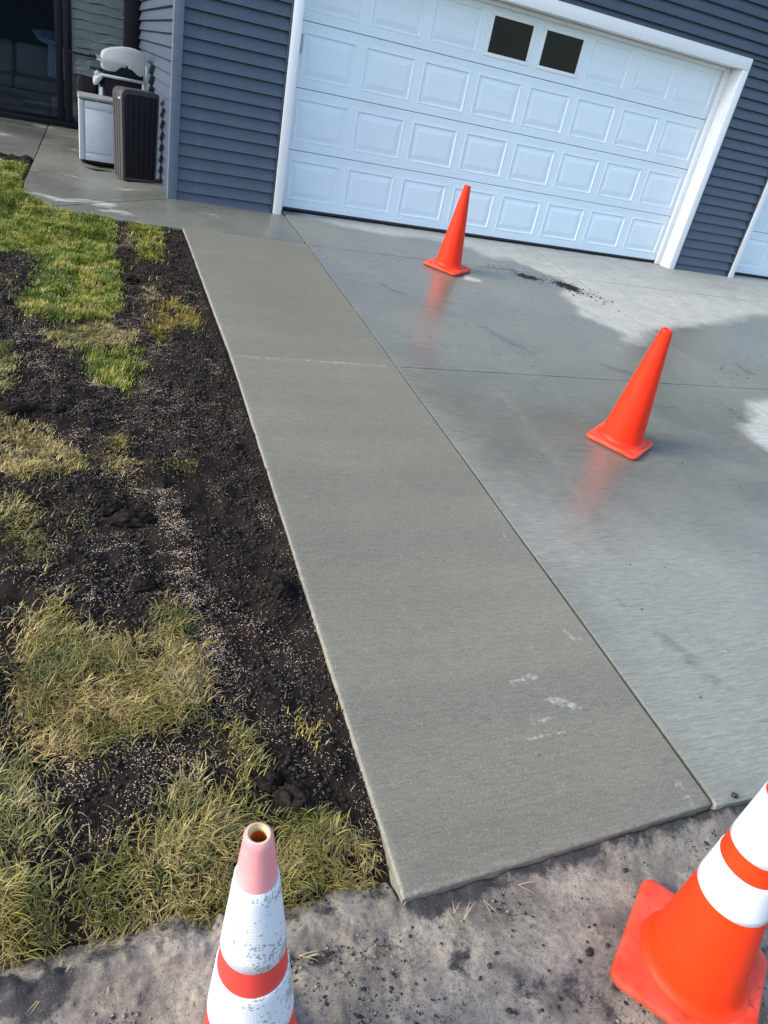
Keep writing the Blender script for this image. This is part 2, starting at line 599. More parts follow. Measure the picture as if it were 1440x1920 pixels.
def mat_glass(name, tint=(0.75, 0.8, 0.85), refl=0.08, wav=0.0, ior=1.5):
    """window pane: see-through with a mirror film"""
    t = NT(name)
    tr = t.n.new('ShaderNodeBsdfTransparent')
    tr.inputs['Color'].default_value = (*tint, 1)
    gl = t.n.new('ShaderNodeBsdfGlossy')
    gl.inputs['Roughness'].default_value = 0.01
    lw = t.n.new('ShaderNodeFresnel')
    lw.inputs['IOR'].default_value = ior
    f = t.math('ADD', lw.outputs[0], refl, True)
    if wav:
        nb = t.bump(t.noise(2.2, 2), wav, 0.03)
        t.l.new(nb, gl.inputs['Normal'])
    mx = t.n.new('ShaderNodeMixShader')
    t.l.new(f, mx.inputs[0])
    t.l.new(tr.outputs[0], mx.inputs[1])
    t.l.new(gl.outputs[0], mx.inputs[2])
    out = [n for n in t.n if n.type == 'OUTPUT_MATERIAL'][0]
    t.l.new(mx.outputs[0], out.inputs[0])
    return t.m


M = dict(
    path=mat_path(), drive=mat_drive(), walk=mat_drive(False, 'patio_concrete'), soil=mat_soil(), mud=mat_mud(),
    green=mat_blade('green_grass_blade'), dry=mat_blade('dry_grass_blade', 0.5),
    siding=mat_siding(), trim=mat_white(), door=mat_white('white_steel_door', (1.6, 1.6, 75), (0.73, 0.82, 0.88), 0.38, 0.20),
    core=plain('wall_sheathing', (0.03, 0.035, 0.045), 0.8),
    channel=plain('slate_trim_vinyl', (0.040, 0.052, 0.074), 0.4),
    post=plain('slate_corner_vinyl', (0.105, 0.140, 0.185), 0.42),
    rubber=plain('black_rubber', (0.02, 0.02, 0.022), 0.6),
    black=plain('black_frame_paint', (0.006, 0.007, 0.010), 0.5, 0.12, 14, 0.0, 120, 0.0, 0.2),
    orange=mat_cone('orange_cone_plastic', (0.88, 0.032, 0.006)),
    orange_new=mat_cone('bright_orange_plastic', (0.90, 0.044, 0.004), 0.25),
    orange_base=mat_cone('scuffed_orange_rubber', (0.80, 0.040, 0.008), 0.95, (0.82, 0.115, 0.065)),
    pink=mat_cone('faded_pink_plastic', (0.80, 0.25, 0.26), 0.12, (0.82, 0.38, 0.38)),
    oldred=mat_cone('sun_bleached_red_plastic', (0.76, 0.060, 0.045), 0.25),
    cream=plain('bare_cream_plastic', (0.66, 0.53, 0.31), 0.5, 0.2, 60),
    rust=plain('cone_inside_plastic', (0.62, 0.14, 0.035), 0.6, 0.3, 30),
    band=mat_band(False), wornband=mat_band(True),
    white_bin=plain('pale_grey_resin', (0.46, 0.48, 0.51), 0.45, 0.06),
    lid_grey=plain('mid_grey_resin', (0.22, 0.22, 0.215), 0.5, 0.1),
    brown=plain('grey_brown_resin', (0.048, 0.046, 0.047), 0.45, 0.12, 8, 0.1),
    plank=plain('shaded_resin_plank', (0.010, 0.010, 0.013), 0.6, 0.15, 8, 0.1, 120, 0.0, 0.2),  # same plastic as the shell, with the shade of the front put into the colour
    silver=plain('silver_grill_paint', (0.46, 0.46, 0.45), 0.38, 0.1, 60, 0.1, 400, 0.25),
    grillblack=plain('black_cast_metal', (0.006, 0.006, 0.007), 0.55, 0.12, 14, 0.0, 120, 0.0, 0.2),
    steel=plain('brushed_steel', (0.55, 0.56, 0.56), 0.3, 0.08, 40, 0.0, 1, 0.8),
    glass=mat_glass('window_glass', (0.66, 0.72, 0.80), -0.015),
    glass2=mat_glass('reflective_window_glass', (0.85, 0.87, 0.88), 0.02, 0.12),
    garage_glass=mat_glass('garage_window_glass', (0.10, 0.10, 0.10), 0.0, 0.1, 1.28),
    sofa=plain('beige_upholstery', (0.34, 0.31, 0.26), 0.85, 0.12, 9, 0.2, 200),
    throw=plain('pale_grey_throw', (0.62, 0.64, 0.68), 0.85, 0.12, 20, 0.3, 90),
    stripe=plain('slate_throw_band', (0.24, 0.27, 0.32), 0.85, 0.1),
    navy=plain('navy_upholstery', (0.05, 0.065, 0.085), 0.7, 0.15),
    room=plain('room_wall_paint', (0.14, 0.17, 0.20), 0.8),
    roomfloor=plain('room_carpet', (0.20, 0.21, 0.23), 0.9, 0.15, 30),
    siding_reflection=plain('reflected_siding_slat', (0.84, 0.82, 0.76), 0.6, 0.08),  # stands in for siding mirrored in the right pane
    roof=plain('grey_shingle', (0.06, 0.06, 0.065), 0.85, 0.25, 40),
    clod=plain('dark_soil_clod', (0.019, 0.015, 0.0128), 0.95, 0.5, 45, 1.0, 70, 0, 0.05),
    stone=plain('wet_black_clod', (0.018, 0.016, 0.017), 0.55, 0.3, 80, 0.7, 160),
    ridge_dark=plain('added_ridge_dark', (0.022, 0.028, 0.022), 0.95, 0.4, 0.6),  # dark colour of the ridge added for the reflections
    lawn=plain('lawn_ground', (0.055, 0.070, 0.022), 0.9, 0.4, 20, 0.8, 60),
    asphalt=plain('street_concrete', (0.16, 0.15, 0.135), 0.8, 0.2, 6, 0.5, 180),
    ink=plain('stamped_lettering', (0.58, 0.040, 0.004), 0.6),
)

# ------------------------------------------------------------------ ground sheets
FRONT_Y = -6.74          # front edge of the paving, on the street side


def coarse_ground():
    xs = [-60, -20, -3.6, 0, 12, 60]
    ys = [-60, -14, -6.9, -0.25, 12, 60]
    V = []
    for y in ys:
        for x in xs:
            z = -0.035 if y > -0.25 else (-0.01375 + 0.085 * y if y >= -6.9 else -0.62)
            V.append((x, y, z - 0.13))
    n = len(xs)
    F = [(j * n + i, j * n + i + 1, (j + 1) * n + i + 1, (j + 1) * n + i) for j in range(len(ys) - 1) for i in range(n - 1)]
    kind(mesh_obj('ground', V, F, M['lawn']), 'structure')
    # street beyond the gutter
    V = [(-40, -16, street_z(0, -16) - .02), (40, -16, street_z(0, -16) - .02), (40, -6.9, street_z(0, -6.9) - .02), (-40, -6.9, street_z(0, -6.9) - .02)]
    kind(mesh_obj('street', V, [(0, 1, 2, 3)], M['asphalt']), 'structure')


coarse_ground()


def ridge():
    """added unseen ridge behind the camera, darkens what the glass reflects"""
    V, F = [], []
    n = 60
    for i in range(n + 1):
        a = math.radians(170 + 200 * i / n)
        for j, (r, k) in enumerate(((42, 0.0), (44, 0.75), (47, 1.0), (54, 1.05))):
            hgt = 4.2 + 0.8 * math.sin(i * 0.9) + 0.5 * math.sin(i * 2.3 + 1) + (0.4 * math.sin(i * 5.1) if j else 0)
            V.append((r * math.cos(a), r * math.sin(a), -1.2 + hgt * k))
    for i in range(n):
        for j in range(3):
            F.append((i * 4 + j, (i + 1) * 4 + j, (i + 1) * 4 + j + 1, i * 4 + j + 1))
    kind(mesh_obj('added_ridge', V, F, M['ridge_dark']), 'structure')


ridge()


def soil_h(x, y):
    h = gz(x, y) - 0.024 + 0.006 * np.clip(1 - (-1.10 - x) / 0.08, 0, 1)
    b = 0.030 * fbm(x, y, 1.6, 3, 1) + 0.030 * fbm(x, y, 9, 4, 3, 0.6) + 0.010 * np.abs(fbm(x, y, 45, 2, 5))
    near = np.clip((-1.10 - x) / 0.10, 0.25, 1)           # smoother against the slab
    # the lawn by the patio stands level with it
    lawn = np.clip((y + 2.6) / 1.6, 0, 1) * np.clip((-1.3 - x) / 0.4, 0, 1)
    h = h + b * near + 0.004 * (1 - np.clip((-1.10 - x) / 0.05, 0, 1)) + 0.012 * lawn
    # falls to the street level at the front
    t = np.clip((-6.58 - y) / 0.16, 0, 1)
    return h * (1 - t) + (street_z(x, y) - 0.035 + 0.4 * b) * t


def grid(x0, x1, y0, y1, step):
    nx, ny = int((x1 - x0) / step) + 1, int((y1 - y0) / step) + 1
    X, Y = np.meshgrid(np.linspace(x0, x1, nx), np.linspace(y0, y1, ny))
    idx = np.arange(nx * ny).reshape(ny, nx)
    F = np.stack([idx[:-1, :-1], idx[:-1, 1:], idx[1:, 1:], idx[1:, :-1]], -1).reshape(-1, 4)
    return X.ravel(), Y.ravel(), F


PATIO_CURVE = [(-2.285, 1.02), (-2.31, -0.20), (-2.315, -0.50), (-2.285, -0.68), (-2.21, -0.82), (-2.09, -0.945), (-1.90, -1.03), (-1.63, -1.085), (-1.085, -1.11)]



def spline(P, k=6):
    out = []
    for i in range(len(P) - 1):
        a, b, c, d = (Vector(P[max(0, min(len(P) - 1, i + q))]) for q in (-1, 0, 1, 2))
        for j in range(k):
            t = j / k
            out.append(tuple(0.5 * (2 * b + (c - a) * t + (2 * a - 5 * b + 4 * c - d) * t * t + (3 * b - a - 3 * c + d) * t ** 3)))
    return out + [P[-1]]


X, Y, F = grid(-3.9, -1.085, -6.98, 1.03, 0.0125)
Zs = soil_h(X, Y)
# keep clear below the walk that curves round to the patio
CURVE_A, CURVE_B = spline(PATIO_CURVE[1:6]), spline(PATIO_CURVE[5:])
walk_poly = PATIO_CURVE[:1] + CURVE_A + CURVE_B[1:] + [(-1.0, -1.11), (-1.0, 1.03)]
inside = sdist(X, Y, walk_poly)
Zs = np.where(inside < -0.02, np.minimum(Zs, gz(X, Y) - 0.11), np.where(inside < 0.03, np.minimum(Zs, gz(X, Y) - 0.02), Zs))
kind(big_mesh('soil', np.column_stack([X, Y, Zs]), F, M['soil'], smooth=True), 'structure')

# muddy gutter in front of the slab
X, Y, F = grid(-3.4, 1.2, -7.7, -6.60, 0.0075)
front = FRONT_Y - 0.04 * np.clip(-X / 1.1, 0, 1)
h = street_z(X, Y) + 0.004 * fbm(X, Y, 4, 2, 2) + 0.013 * np.maximum(fbm(X, Y, 30, 3, 4, 0.7) - 0.03, 0) * np.clip((-0.9 - X) / 0.5, 0.16, 1) + 0.004 * fbm(X, Y, 40, 2, 1)
h = h + 0.026 * np.exp(-np.maximum(front - Y, 0) / 0.035) * (0.75 + 0.7 * fbm(X, Y, 14, 3, 6))
rut = sdist(X, Y, polyw([(560, 1800), (760, 1790), (900, 1740), (1010, 1690)], street_spot), False)
h = h - 0.007 * np.exp(-(rut / 0.05) ** 2)
left = np.clip((-1.12 - X) / 0.05, 0, 1)
edge_curve = -6.735 + 0.035 * fbm(X, Y * 0, 3, 3, 7)
h = np.where((Y > edge_curve) & (left > 0.5), h - 0.5 * (Y - edge_curve), h)
h = np.where((Y > front + 0.004) & (left < 0.5), h - 1.2 * (Y - front - 0.004), h)
dirt = np.exp(-np.maximum(front - Y, 0) / 0.07) * 0.62 * (1 - 0.85 * left)
for pts, w, a in (([(800, 1690), (930, 1640), (1000, 1620)], 0.055, 0.75), ([(870, 1750), (860, 1810)], 0.05, 0.42), ([(1000, 1850), (1150, 1890)], 0.10, 0.40),
                  ([(0, 1870), (60, 1890), (110, 1850)], 0.05, 0.9), ([(590, 1800), (615, 1790)], 0.02, 0.7), ([(740, 1730), (660, 1770)], 0.03, 0.35),
                  ([(1180, 1560), (1230, 1570)], 0.03, 0.4), ([(900, 1900), (1100, 1915)], 0.06, 0.35)):
    dd = sdist(X, Y, polyw(pts, street_spot), False)
    dirt = np.maximum(dirt, a * np.exp(-(dd / w) ** 2))
turf_edge = np.exp(-(np.maximum(edge_curve - Y, 0) / 0.035)) * left
dirt = np.maximum(dirt, 0.42 * turf_edge)
kind(big_mesh('muddy_gutter', np.column_stack([X, Y, h]), F, M['mud'], attrs={'dirt': dirt}, smooth=True), 'structure')


def mud_h(x, y):
    return street_z(x, y)


# ------------------------------------------------------------------ slabs
def slab(name, quad, mat, parent, attrs_f=None, step=0.03, r=0.012, gap=0.004, depth=0.12, sides=(1, 1, 1, 1)):
    """paving slab between four corners (SW, SE, NE, NW) with tooled round edges"""
    (x0, y0), (x1, y1), (x2, y2), (x3, y3) = quad
    W = math.hypot(x1 - x0, y1 - y0)
    H = math.hypot(x3 - x0, y3 - y0)

    def axis(L):
        e = [gap, gap + 0.0012, gap + 0.004, gap + 0.008, gap + r]
        n = max(2, int((L - 2 * (gap + r)) / step))
        return np.array(e + list(np.linspace(gap + r, L - gap - r, n + 1)[1:-1]) + [L - q for q in reversed(e)])

    a, b = axis(W), axis(H)
    A, B = np.meshgrid(a, b)
    u, v = A / W, B / H
    Xg = (1 - v) * ((1 - u) * x0 + u * x1) + v * ((1 - u) * x3 + u * x2)
    Yg = (1 - v) * ((1 - u) * y0 + u * y1) + v * ((1 - u) * y3 + u * y2)
    dist = (A, W - A, B, H - B)                       # west, east, south, north
    d = np.minimum(np.minimum(dist[0], dist[1]), np.minimum(dist[2], dist[3])) - gap
    drop = np.zeros_like(A)
    for ds, k in zip(dist, sides):
        rr = max(r * k, 0.0005)
        q = np.clip(1 - (ds - gap) / rr, 0, 1)
        drop = np.maximum(drop, rr * (1 - np.sqrt(np.clip(1 - q * q, 0, 1))) * 0.8)
    Zg = gz(Xg, Yg) - drop + 0.0025 * fbm(Xg, Yg, 2.2, 2, 5)
    ny, nx = Xg.shape
    V = np.column_stack([Xg.ravel(), Yg.ravel(), Zg.ravel()])
    idx = np.arange(nx * ny).reshape(ny, nx)
    F = np.stack([idx[:-1, :-1], idx[:-1, 1:], idx[1:, 1:], idx[1:, :-1]], -1).reshape(-1, 4)
    loop = np.concatenate([idx[0, :], idx[1:, -1], idx[-1, -2::-1], idx[-2:0:-1, 0]])
    sk = V[loop].copy()
    sk[:, 2] -= depth
    n0 = len(V)
    m = len(loop)
    k = np.arange(m)
    tp = V[loop].copy()                                # own upper ring, so that the arris stays crisp
    SF = np.stack([n0 + m + k, n0 + k, n0 + (k + 1) % m, n0 + m + (k + 1) % m], -1)
    V2 = np.vstack([V, sk, tp])
    at = {'edge': np.concatenate([np.clip(1 - d.ravel() / 0.016, 0, 1) * np.where(V[:, 0] > -0.06, 0.35, 1.0), np.where(sk[:, 0] > -0.06, 0.2, 0.8), np.where(sk[:, 0] > -0.06, 0.2, 0.8)])}
    for nme, f in (attrs_f or {}).items():
        at[nme] = np.concatenate([f(V[:, 0], V[:, 1]), np.zeros(2 * m)])
    o = big_mesh(name, V2, np.vstack([F, SF]), mat, parent, at, smooth=True)
    return o


DRY = [polyw(p) for p in (
    [(560, 404), (640, 424), (720, 440), (800, 448), (880, 466), (905, 480), (960, 488), (1010, 508), (1062, 528), (1058, 556), (1085, 590), (1135, 612), (1165, 626), (1172, 642), (1200, 640), (1228, 618), (1290, 612), (1380, 603), (1402, 590), (1440, 592), (1600, 600), (1600, 520), (1440, 500), (1236, 470), (870, 425), (560, 396)],
    [(1480, 745), (1400, 752), (1408, 775), (1394, 800), (1410, 828), (1440, 846), (1490, 850)],
    [(872, 515), (900, 524), (905, 530), (870, 524)],
)]
WET_STRIP = polyw([(540, 405), (640, 440), (760, 452), (850, 470), (900, 488), (760, 478), (600, 455)])


def dry_f(x, y):
    v = np.zeros_like(x)
    for p, s in zip(DRY, (0.34, 0.26, 0.06)):
        v = np.maximum(v, np.clip(0.5 - sdist(x, y, p) / (2 * s), 0, 1))
    v = np.minimum(v, np.clip(0.5 + sdist(x, y, WET_STRIP) / 0.3, 0, 1))
    return v


MUD_LINES = [([(940, 735), (985, 790), (1010, 830), (1045, 870), (1090, 930), (1110, 990)], 0.09, 0.55),
             ([(1380, 800), (1420, 850), (1440, 870)], 0.10, 0.6), ([(1200, 1000), (1330, 1150), (1440, 1300)], 0.25, 0.42), ([(1400, 960), (1440, 985)], 0.06, 0.6),
             ([(1290, 1200), (1440, 1420)], 0.14, 0.35)]


def mud_f(x, y):
    v = np.zeros_like(x)
    for pts, w, a in MUD_LINES:
        v = np.maximum(v, a * np.exp(-(sdist(x, y, polyw(pts), False) / w) ** 2))
    return v


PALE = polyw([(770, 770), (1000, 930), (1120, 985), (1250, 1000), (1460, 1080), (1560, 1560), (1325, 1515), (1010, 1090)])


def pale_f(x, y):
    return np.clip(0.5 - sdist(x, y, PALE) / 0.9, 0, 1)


STAINS = [([(715, 532), (740, 545), (760, 552)], 0.05, 0.8), ([(765, 557), (785, 562)], 0.04, 0.6), ([(905, 612), (960, 645), (1000, 662)], 0.07, 0.75), ([(1130, 685), (1180, 700)], 0.06, 0.8),
          ([(900, 500), (960, 505), (985, 522)], 0.08, 0.7), ([(1390, 690), (1410, 700)], 0.07, 0.8), ([(1360, 760), (1395, 790)], 0.05, 0.7), ([(930, 590), (945, 600)], 0.06, 0.5), ([(690, 600), (705, 606)], 0.03, 0.6),
          ([(1160, 1130), (1250, 1200), (1340, 1275), (1365, 1290)], 0.07, 0.6), ([(1000, 870), (1010, 890)], 0.12, 0.4), ([(1300, 1060), (1420, 1080)], 0.10, 0.4), ([(640, 480), (700, 500)], 0.06, 0.5), ([(1050, 534), (1080, 545)], 0.10, 0.9)]


def stain_f(x, y):
    v = np.zeros_like(x)
    for pts, w, a in STAINS:
        v = np.maximum(v, a * np.exp(-(sdist(x, y, polyw(pts), False) / w) ** 2))
    return v


CHALK = [([(1060, 1185), (1085, 1200)], 0.04, 0.62), ([(955, 1280), (1005, 1268)], 0.025, 0.66), ([(1030, 1310), (1080, 1325)], 0.035, 0.70), ([(985, 1385), (1070, 1372)], 0.020, 0.62),
         ([(995, 1350), (1035, 1348)], 0.03, 0.58), ([(1270, 1470), (1300, 1510)], 0.03, 0.62), ([(1000, 1640), (1130, 1590), (1300, 1525)], 0.022, 0.66), ([(560, 674), (725, 687)], 0.011, 0.70),
         ([(930, 960), (960, 1030)], 0.025, 0.52), ([(430, 666), (560, 676)], 0.009, 0.62), ([(770, 1670), (800, 1660)], 0.03, 0.5), ([(1120, 1250), (1210, 1370)], 0.02, 0.48)]


def chalk_f(x, y):
    v = np.full_like(x, 0.08)
    for pts, w, a in CHALK:
        v = np.maximum(v, a * np.exp(-(sdist(x, y, polyw(pts), False) / w) ** 2))
    return v


XJ, XC, XR = 0.0, 2.93, 9.6
Y0, YM = -1.145, -3.56
drive = kind(empty('driveway'), 'structure')
for (xa, xb) in ((XJ, XC), (XC, XR)):
    for (ya, yb) in ((FRONT_Y, YM), (YM, Y0), (Y0, 0.045)):
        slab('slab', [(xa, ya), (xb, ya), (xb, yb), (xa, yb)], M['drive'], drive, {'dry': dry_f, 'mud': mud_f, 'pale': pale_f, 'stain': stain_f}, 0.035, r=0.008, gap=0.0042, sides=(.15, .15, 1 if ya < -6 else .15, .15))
path = kind(empty('concrete_path'), 'structure')
slab('slab', [(-1.075, YM), (XJ, YM), (XJ, -1.115), (-1.085, -1.115)], M['path'], path, {'chalk': chalk_f}, 0.02, r=0.009, gap=0.0024, sides=(1, .35, .2, .2))
slab('slab', [(-1.145, FRONT_Y - 0.045), (XJ - 0.01, FRONT_Y + 0.015), (XJ, YM), (-1.075, YM)], M['path'], path, {'chalk': chalk_f}, 0.02, r=0.010, gap=0.0024, sides=(1, .35, 1, .2))


def poly_slab(name, pts, parent, depth=0.12, r=0.010):
    bm = bmesh.new()
    c = Vector((sum(p[0] for p in pts) / len(pts), sum(p[1] for p in pts) / len(pts)))
    q = []
    for x, y in pts:
        q.append((x, y))
    bot = [bm.verts.new((x, y, float(gz(x, y)) - depth)) for x, y in q]
    top = [bm.verts.new((x, y, float(gz(x, y)))) for x, y in q]
    n = len(q)
    ft = bm.faces.new(top)
    bm.faces.new(list(reversed(bot)))
    for i in range(n):
        bm.faces.new((bot[i], bot[(i + 1) % n], top[(i + 1) % n], top[i]))
    bmesh.ops.recalc_face_normals(bm, faces=bm.faces)
    es = [e for e in ft.edges]
    bmesh.ops.bevel(bm, geom=es, offset=r, segments=3, affect='EDGES', profile=0.5)
    me = bpy.data.meshes.new(name)
    bm.to_mesh(me)
    bm.free()
    me.polygons.foreach_set('use_smooth', [True] * len(me.polygons))
    me.set_sharp_from_angle(angle=math.radians(40))
    me.materials.append(M['walk'])
    return link(bpy.data.objects.new(name, me), parent)


patio = kind(empty('patio'), 'structure')
g = 0.004
diag_out, diag_in = (-2.09, -0.945), (-1.125, -0.25)
poly_slab('slab', [(-7.0, 1.02), (-2.285 - g, 1.02), (-2.235 - g, 4.08), (-7.0, 4.08)], patio)
poly_slab('slab', PATIO_CURVE[:1] + CURVE_A + [diag_in, (-1.10, -0.235), (-1.10, 4.08), (-2.235 + g, 4.08), (-2.285 + g, 1.02)][0:4], patio)
poly_slab('slab', [(-2.082, -0.952)] + [(x + .004, y - .002) for x, y in CURVE_B[1:-1]] + [(-1.085, -1.109), (-g, -1.109), (-g, -0.15), (-1.05, -0.15), (-1.108, -0.25)], patio)

# ------------------------------------------------------------------ house
W, S = 4.877, 0.5334                # garage door: width, section height
XW = -1.12                          # left wall of the garage
WY = -0.19                          # face of the sheathing
EXPO = 0.1029                       # siding exposure
house = tag(empty('house'), 'slate blue house with lap siding and two white garage doors', 'house')
HT = 3.55


def part_box(name, mat, *b, parent=None, bevel=0.0):
    return MB().box(*b).build(name, mat, parent or house, bevel)


# sheathing
part_box('wall', M['core'], XW + .035, -0.13, WY + .005, WY + .10, -0.12, HT)
part_box('wall', M['core'], 5.0, 5.94, WY + .005, WY + .10, -0.12, 2.24)
part_box('wall', M['core'], -0.13, 10.4, WY + .006, WY + .10, 2.24, HT)
part_box('wall', M['core'], 8.96, 10.4, WY + .005, WY + .10, -0.12, 2.24)
part_box('wall', M['core'], XW + .035, XW + .13, WY + .10, 7.9, -0.12, HT)
part_box('wall', M['core'], 10.3, 10.4, WY + .10, 7.9, -0.12, HT)
part_box('wall', M['core'], -7.0, 10.4, 7.9, 8.0, -0.12, HT)
part_box('wall', M['core'], -7.0, XW + .03, 4.16, 4.26, 2.12, HT)
part_box('wall', M['core'], -7.0, -4.9, 4.16, 4.26, -0.12, 2.12)
part_box('interior_wall', M['room'], -7.0, XW + .03, 7.75, 7.899, -0.03, HT - .2)
part_box('interior_wall', M['room'], -7.1, -7.0, 4.26, 7.9, -0.03, HT - .2)
part_box('interior_floor', M['roomfloor'], -7.0, XW + .03, 4.15, 7.75, -0.10, 0.0)
part_box('roof', M['roof'], -7.4, 10.7, 4.0, 8.3, HT, HT + .12)
part_box('roof', M['roof'], XW - .35, 10.7, -0.62, 3.998, HT, HT + .12)


def board_mesh(name, L, axis):
    """one course of lap siding: butt proud at the bottom, slightly wavy face"""
    n = max(1, int(L / 0.35))
    bm = bmesh.new()
    prof = [(0.006, EXPO + 0.002), (-0.0235, 0.0075), (-0.0265, 0.004), (-0.0275, 0.000), (-0.0245, -0.003), (0.006, -0.001)]
    rows = []
    for i in range(n + 1):
        t = L * i / n
        wv = 0.0007 * math.sin(i * 2.1 + L * 7)
        row = []
        for k, (o, z) in enumerate(prof):
            oo = o + (wv if 0 < k < 5 else 0)
            row.append(bm.verts.new((t, oo, z) if axis == 'x' else (oo, t, z)))
        rows.append(row)
    for a, b in zip(rows, rows[1:]):
        for k in range(len(prof)):
            k2 = (k + 1) % len(prof)
            bm.faces.new((a[k], b[k], b[k2], a[k2]))
    bm.faces.new(rows[0])
    bm.faces.new(list(reversed(rows[-1])))
    bmesh.ops.recalc_face_normals(bm, faces=bm.faces)
    me = bpy.data.meshes.new(name)
    bm.to_mesh(me)
    bm.free()
    me.materials.append(M['siding'])
    return me


def courses(me, x, y, z0, n):
    for k in range(n):
        o = bpy.data.objects.new('siding_board', me)
        o.location = (x, y, z0 + k * EXPO)
        link(o, house)


Z0S = 0.040 - EXPO
NLOW = 22                                     # courses up to the top of the door trim
ZHI = Z0S + NLOW * EXPO
courses(board_mesh('siding_board', 0.895, 'x'), XW + 0.082, WY, Z0S, NLOW)
courses(board_mesh('siding_board', 0.875, 'x'), 5.035, WY, Z0S, NLOW)
courses(board_mesh('siding_board', 11.4, 'x'), XW + 0.082, WY, ZHI, 12)
courses(board_mesh('siding_board', 4.16, 'y'), XW + 0.03, WY + 0.06, Z0S, NLOW + 12)
courses(board_mesh('siding_board', 1.36, 'x'), 9.06, WY, Z0S, NLOW)
wl_me = board_mesh('siding_board', 5.8, 'x')
courses(wl_me, -7.0, 4.16, 2.20, 12)

# corner post, two flanges and a nose
MB().prism([(XW - .004, WY - .036), (XW + .080, WY - .036), (XW + .080, WY + .008), (XW + .026, WY + .008), (XW + .026, WY + .060), (XW - .004, WY + .060)], -0.10, HT, 'z').build('corner_post', M['post'], house, 0.004)
# J channels against the door trim
part_box('j_channel', M['channel'], -0.143, -0.1255, WY - .034, WY + .004, -0.06, 2.228, bevel=0.002)
part_box('j_channel', M['channel'], 5.011, 5.033, WY - .034, WY + .004, -0.06, 2.228, bevel=0.002)
part_box('j_channel', M['channel'], 5.912, 5.932, WY - .034, WY + .004, -0.06, 2.228, bevel=0.002)
part_box('j_channel', M['channel'], -0.143, 9.06, WY - .034, WY + .004, 2.2465, 2.262, bevel=0.002)


def garage_opening(x0, width):
    """white casing, jambs and header round a garage opening"""
    x1 = x0 + width
    ty0, ty1 = WY - .043, WY
    part_box('door_casing', M['trim'], x0 - .124, x0 - .042, ty0, ty1, -0.052, 2.129, bevel=0.002)
    part_box('door_casing', M['trim'], x1 + .046, x1 + .132, ty0, ty1, -0.052, 2.129, bevel=0.002)
    part_box('door_casing', M['trim'], x0 - .124, x1 + .132, ty0, ty1, 2.131, 2.245, bevel=0.002)
    part_box('door_jamb', M['trim'], x0 - .10, x0 - .044, ty1 + .001, 0.06, -0.05, 2.15, bevel=0.002)
    part_box('door_jamb', M['trim'], x1 + .049, x1 + .10, ty1 + .001, 0.06, -0.05, 2.15, bevel=0.002)
    part_box('door_jamb', M['trim'], x0 - .042, x1 + .047, ty1 + .001, 0.06, 2.134, 2.15, bevel=0.002)
    # stop moulding that seals the edge of the door
    part_box('stop_moulding', M['trim'], x1 - .014, x1 + .047, -0.052, -0.006, -0.030, 2.131, bevel=0.006)
    part_box('stop_moulding', M['trim'], x0 - .042, x0 + .012, -0.052, -0.006, -0.030, 2.131, bevel=0.006)
    part_box('stop_moulding', M['trim'], x0 + .014, x1 - .016, -0.045, -0.006, 2.095, 2.131, bevel=0.006)


garage_opening(0.0, W)
garage_opening(6.056, 2.77)

PW, PH = 0.520, 0.375              # embossed panel
PITCH_X = W / 8


def panel_mesh():
    """embossed raised panel: frame bead, sunk groove, sloped field"""
    rings = [(0.0, 0.0), (0.006, -0.0035), (0.014, -0.0035), (0.024, 0.0095), (0.036, 0.0095), (0.078, 0.0005), (0.084, 0.0)]
    v, f = [], []
    for ins, y in rings:
        v += [(ins, y, ins), (PW - ins, y, ins), (PW - ins, y, PH - ins), (ins, y, PH - ins)]
    for i in range(len(rings) - 1):
        for k in range(4):
            k2 = (k + 1) % 4
            f.append((i * 4 + k, i * 4 + k2, i * 4 + 4 + k2, i * 4 + 4 + k))
    m = (len(rings) - 1) * 4
    f.append((m, m + 1, m + 2, m + 3))
    me = bpy.data.meshes.new('panel')
    me.from_pydata(v, [], f)
    me.materials.append(M['door'])
    me.update()
    return me


PANEL = panel_mesh()


def section_mesh(ncol, pitch):
    """door section with openings for the panels, tongue-ribbed along top and bottom"""
    width = ncol * pitch
    xs = [0.0]
    for c in range(ncol):
        a = c * pitch + (pitch - PW) / 2
        xs += [a, a + PW]
    xs.append(width)
    zl = (S - PH) / 2
    zs = [0.0025, 0.006, 0.022, 0.0235, 0.027, 0.0285, 0.046, 0.0475, 0.051, 0.0525, zl, zl + PH,
          S - 0.0525, S - 0.051, S - 0.0475, S - 0.046, S - 0.0285, S - 0.027, S - 0.0235, S - 0.022, S - 0.006, S - 0.0025]
    dy = [0.004, 0, 0, 0.0024, 0.0024, 0, 0, 0.0024, 0.0024, 0, 0, 0, 0, 0.0024, 0.0024, 0, 0, 0.0024, 0.0024, 0, 0, 0.004]
    v, f = [], []
    for z, d in zip(zs, dy):
        for x in xs:
            v.append((x, d, z))
    n = len(xs)
    for j in range(len(zs) - 1):
        for i in range(n - 1):
            if zs[j] == zl and i % 2 == 1:
                continue
            f.append((j * n + i, j * n + i + 1, (j + 1) * n + i + 1, (j + 1) * n + i))
    # back and edges
    b = len(v)
    v += [(0, .045, .0025), (width, .045, .0025), (width, .045, S - .0025), (0, .045, S - .0025)]
    t = (len(zs) - 1) * n
    f += [(b, b + 3, b + 2, b + 1), (0, b, b + 1) + tuple(range(n - 1, 0, -1)), (t + n - 1, b + 2, b + 3) + tuple(range(t, t + n - 1))]
    f += [tuple([b, 0]) + tuple(j * n for j in range(1, len(zs))) + (b + 3,), tuple([b + 1, b + 2]) + tuple(j * n + n - 1 for j in range(len(zs) - 1, -1, -1))]
    me = bpy.data.meshes.new('door_section')
    me.from_pydata(v, [], f)
    me.materials.append(M['door'])
    me.update()
    return me


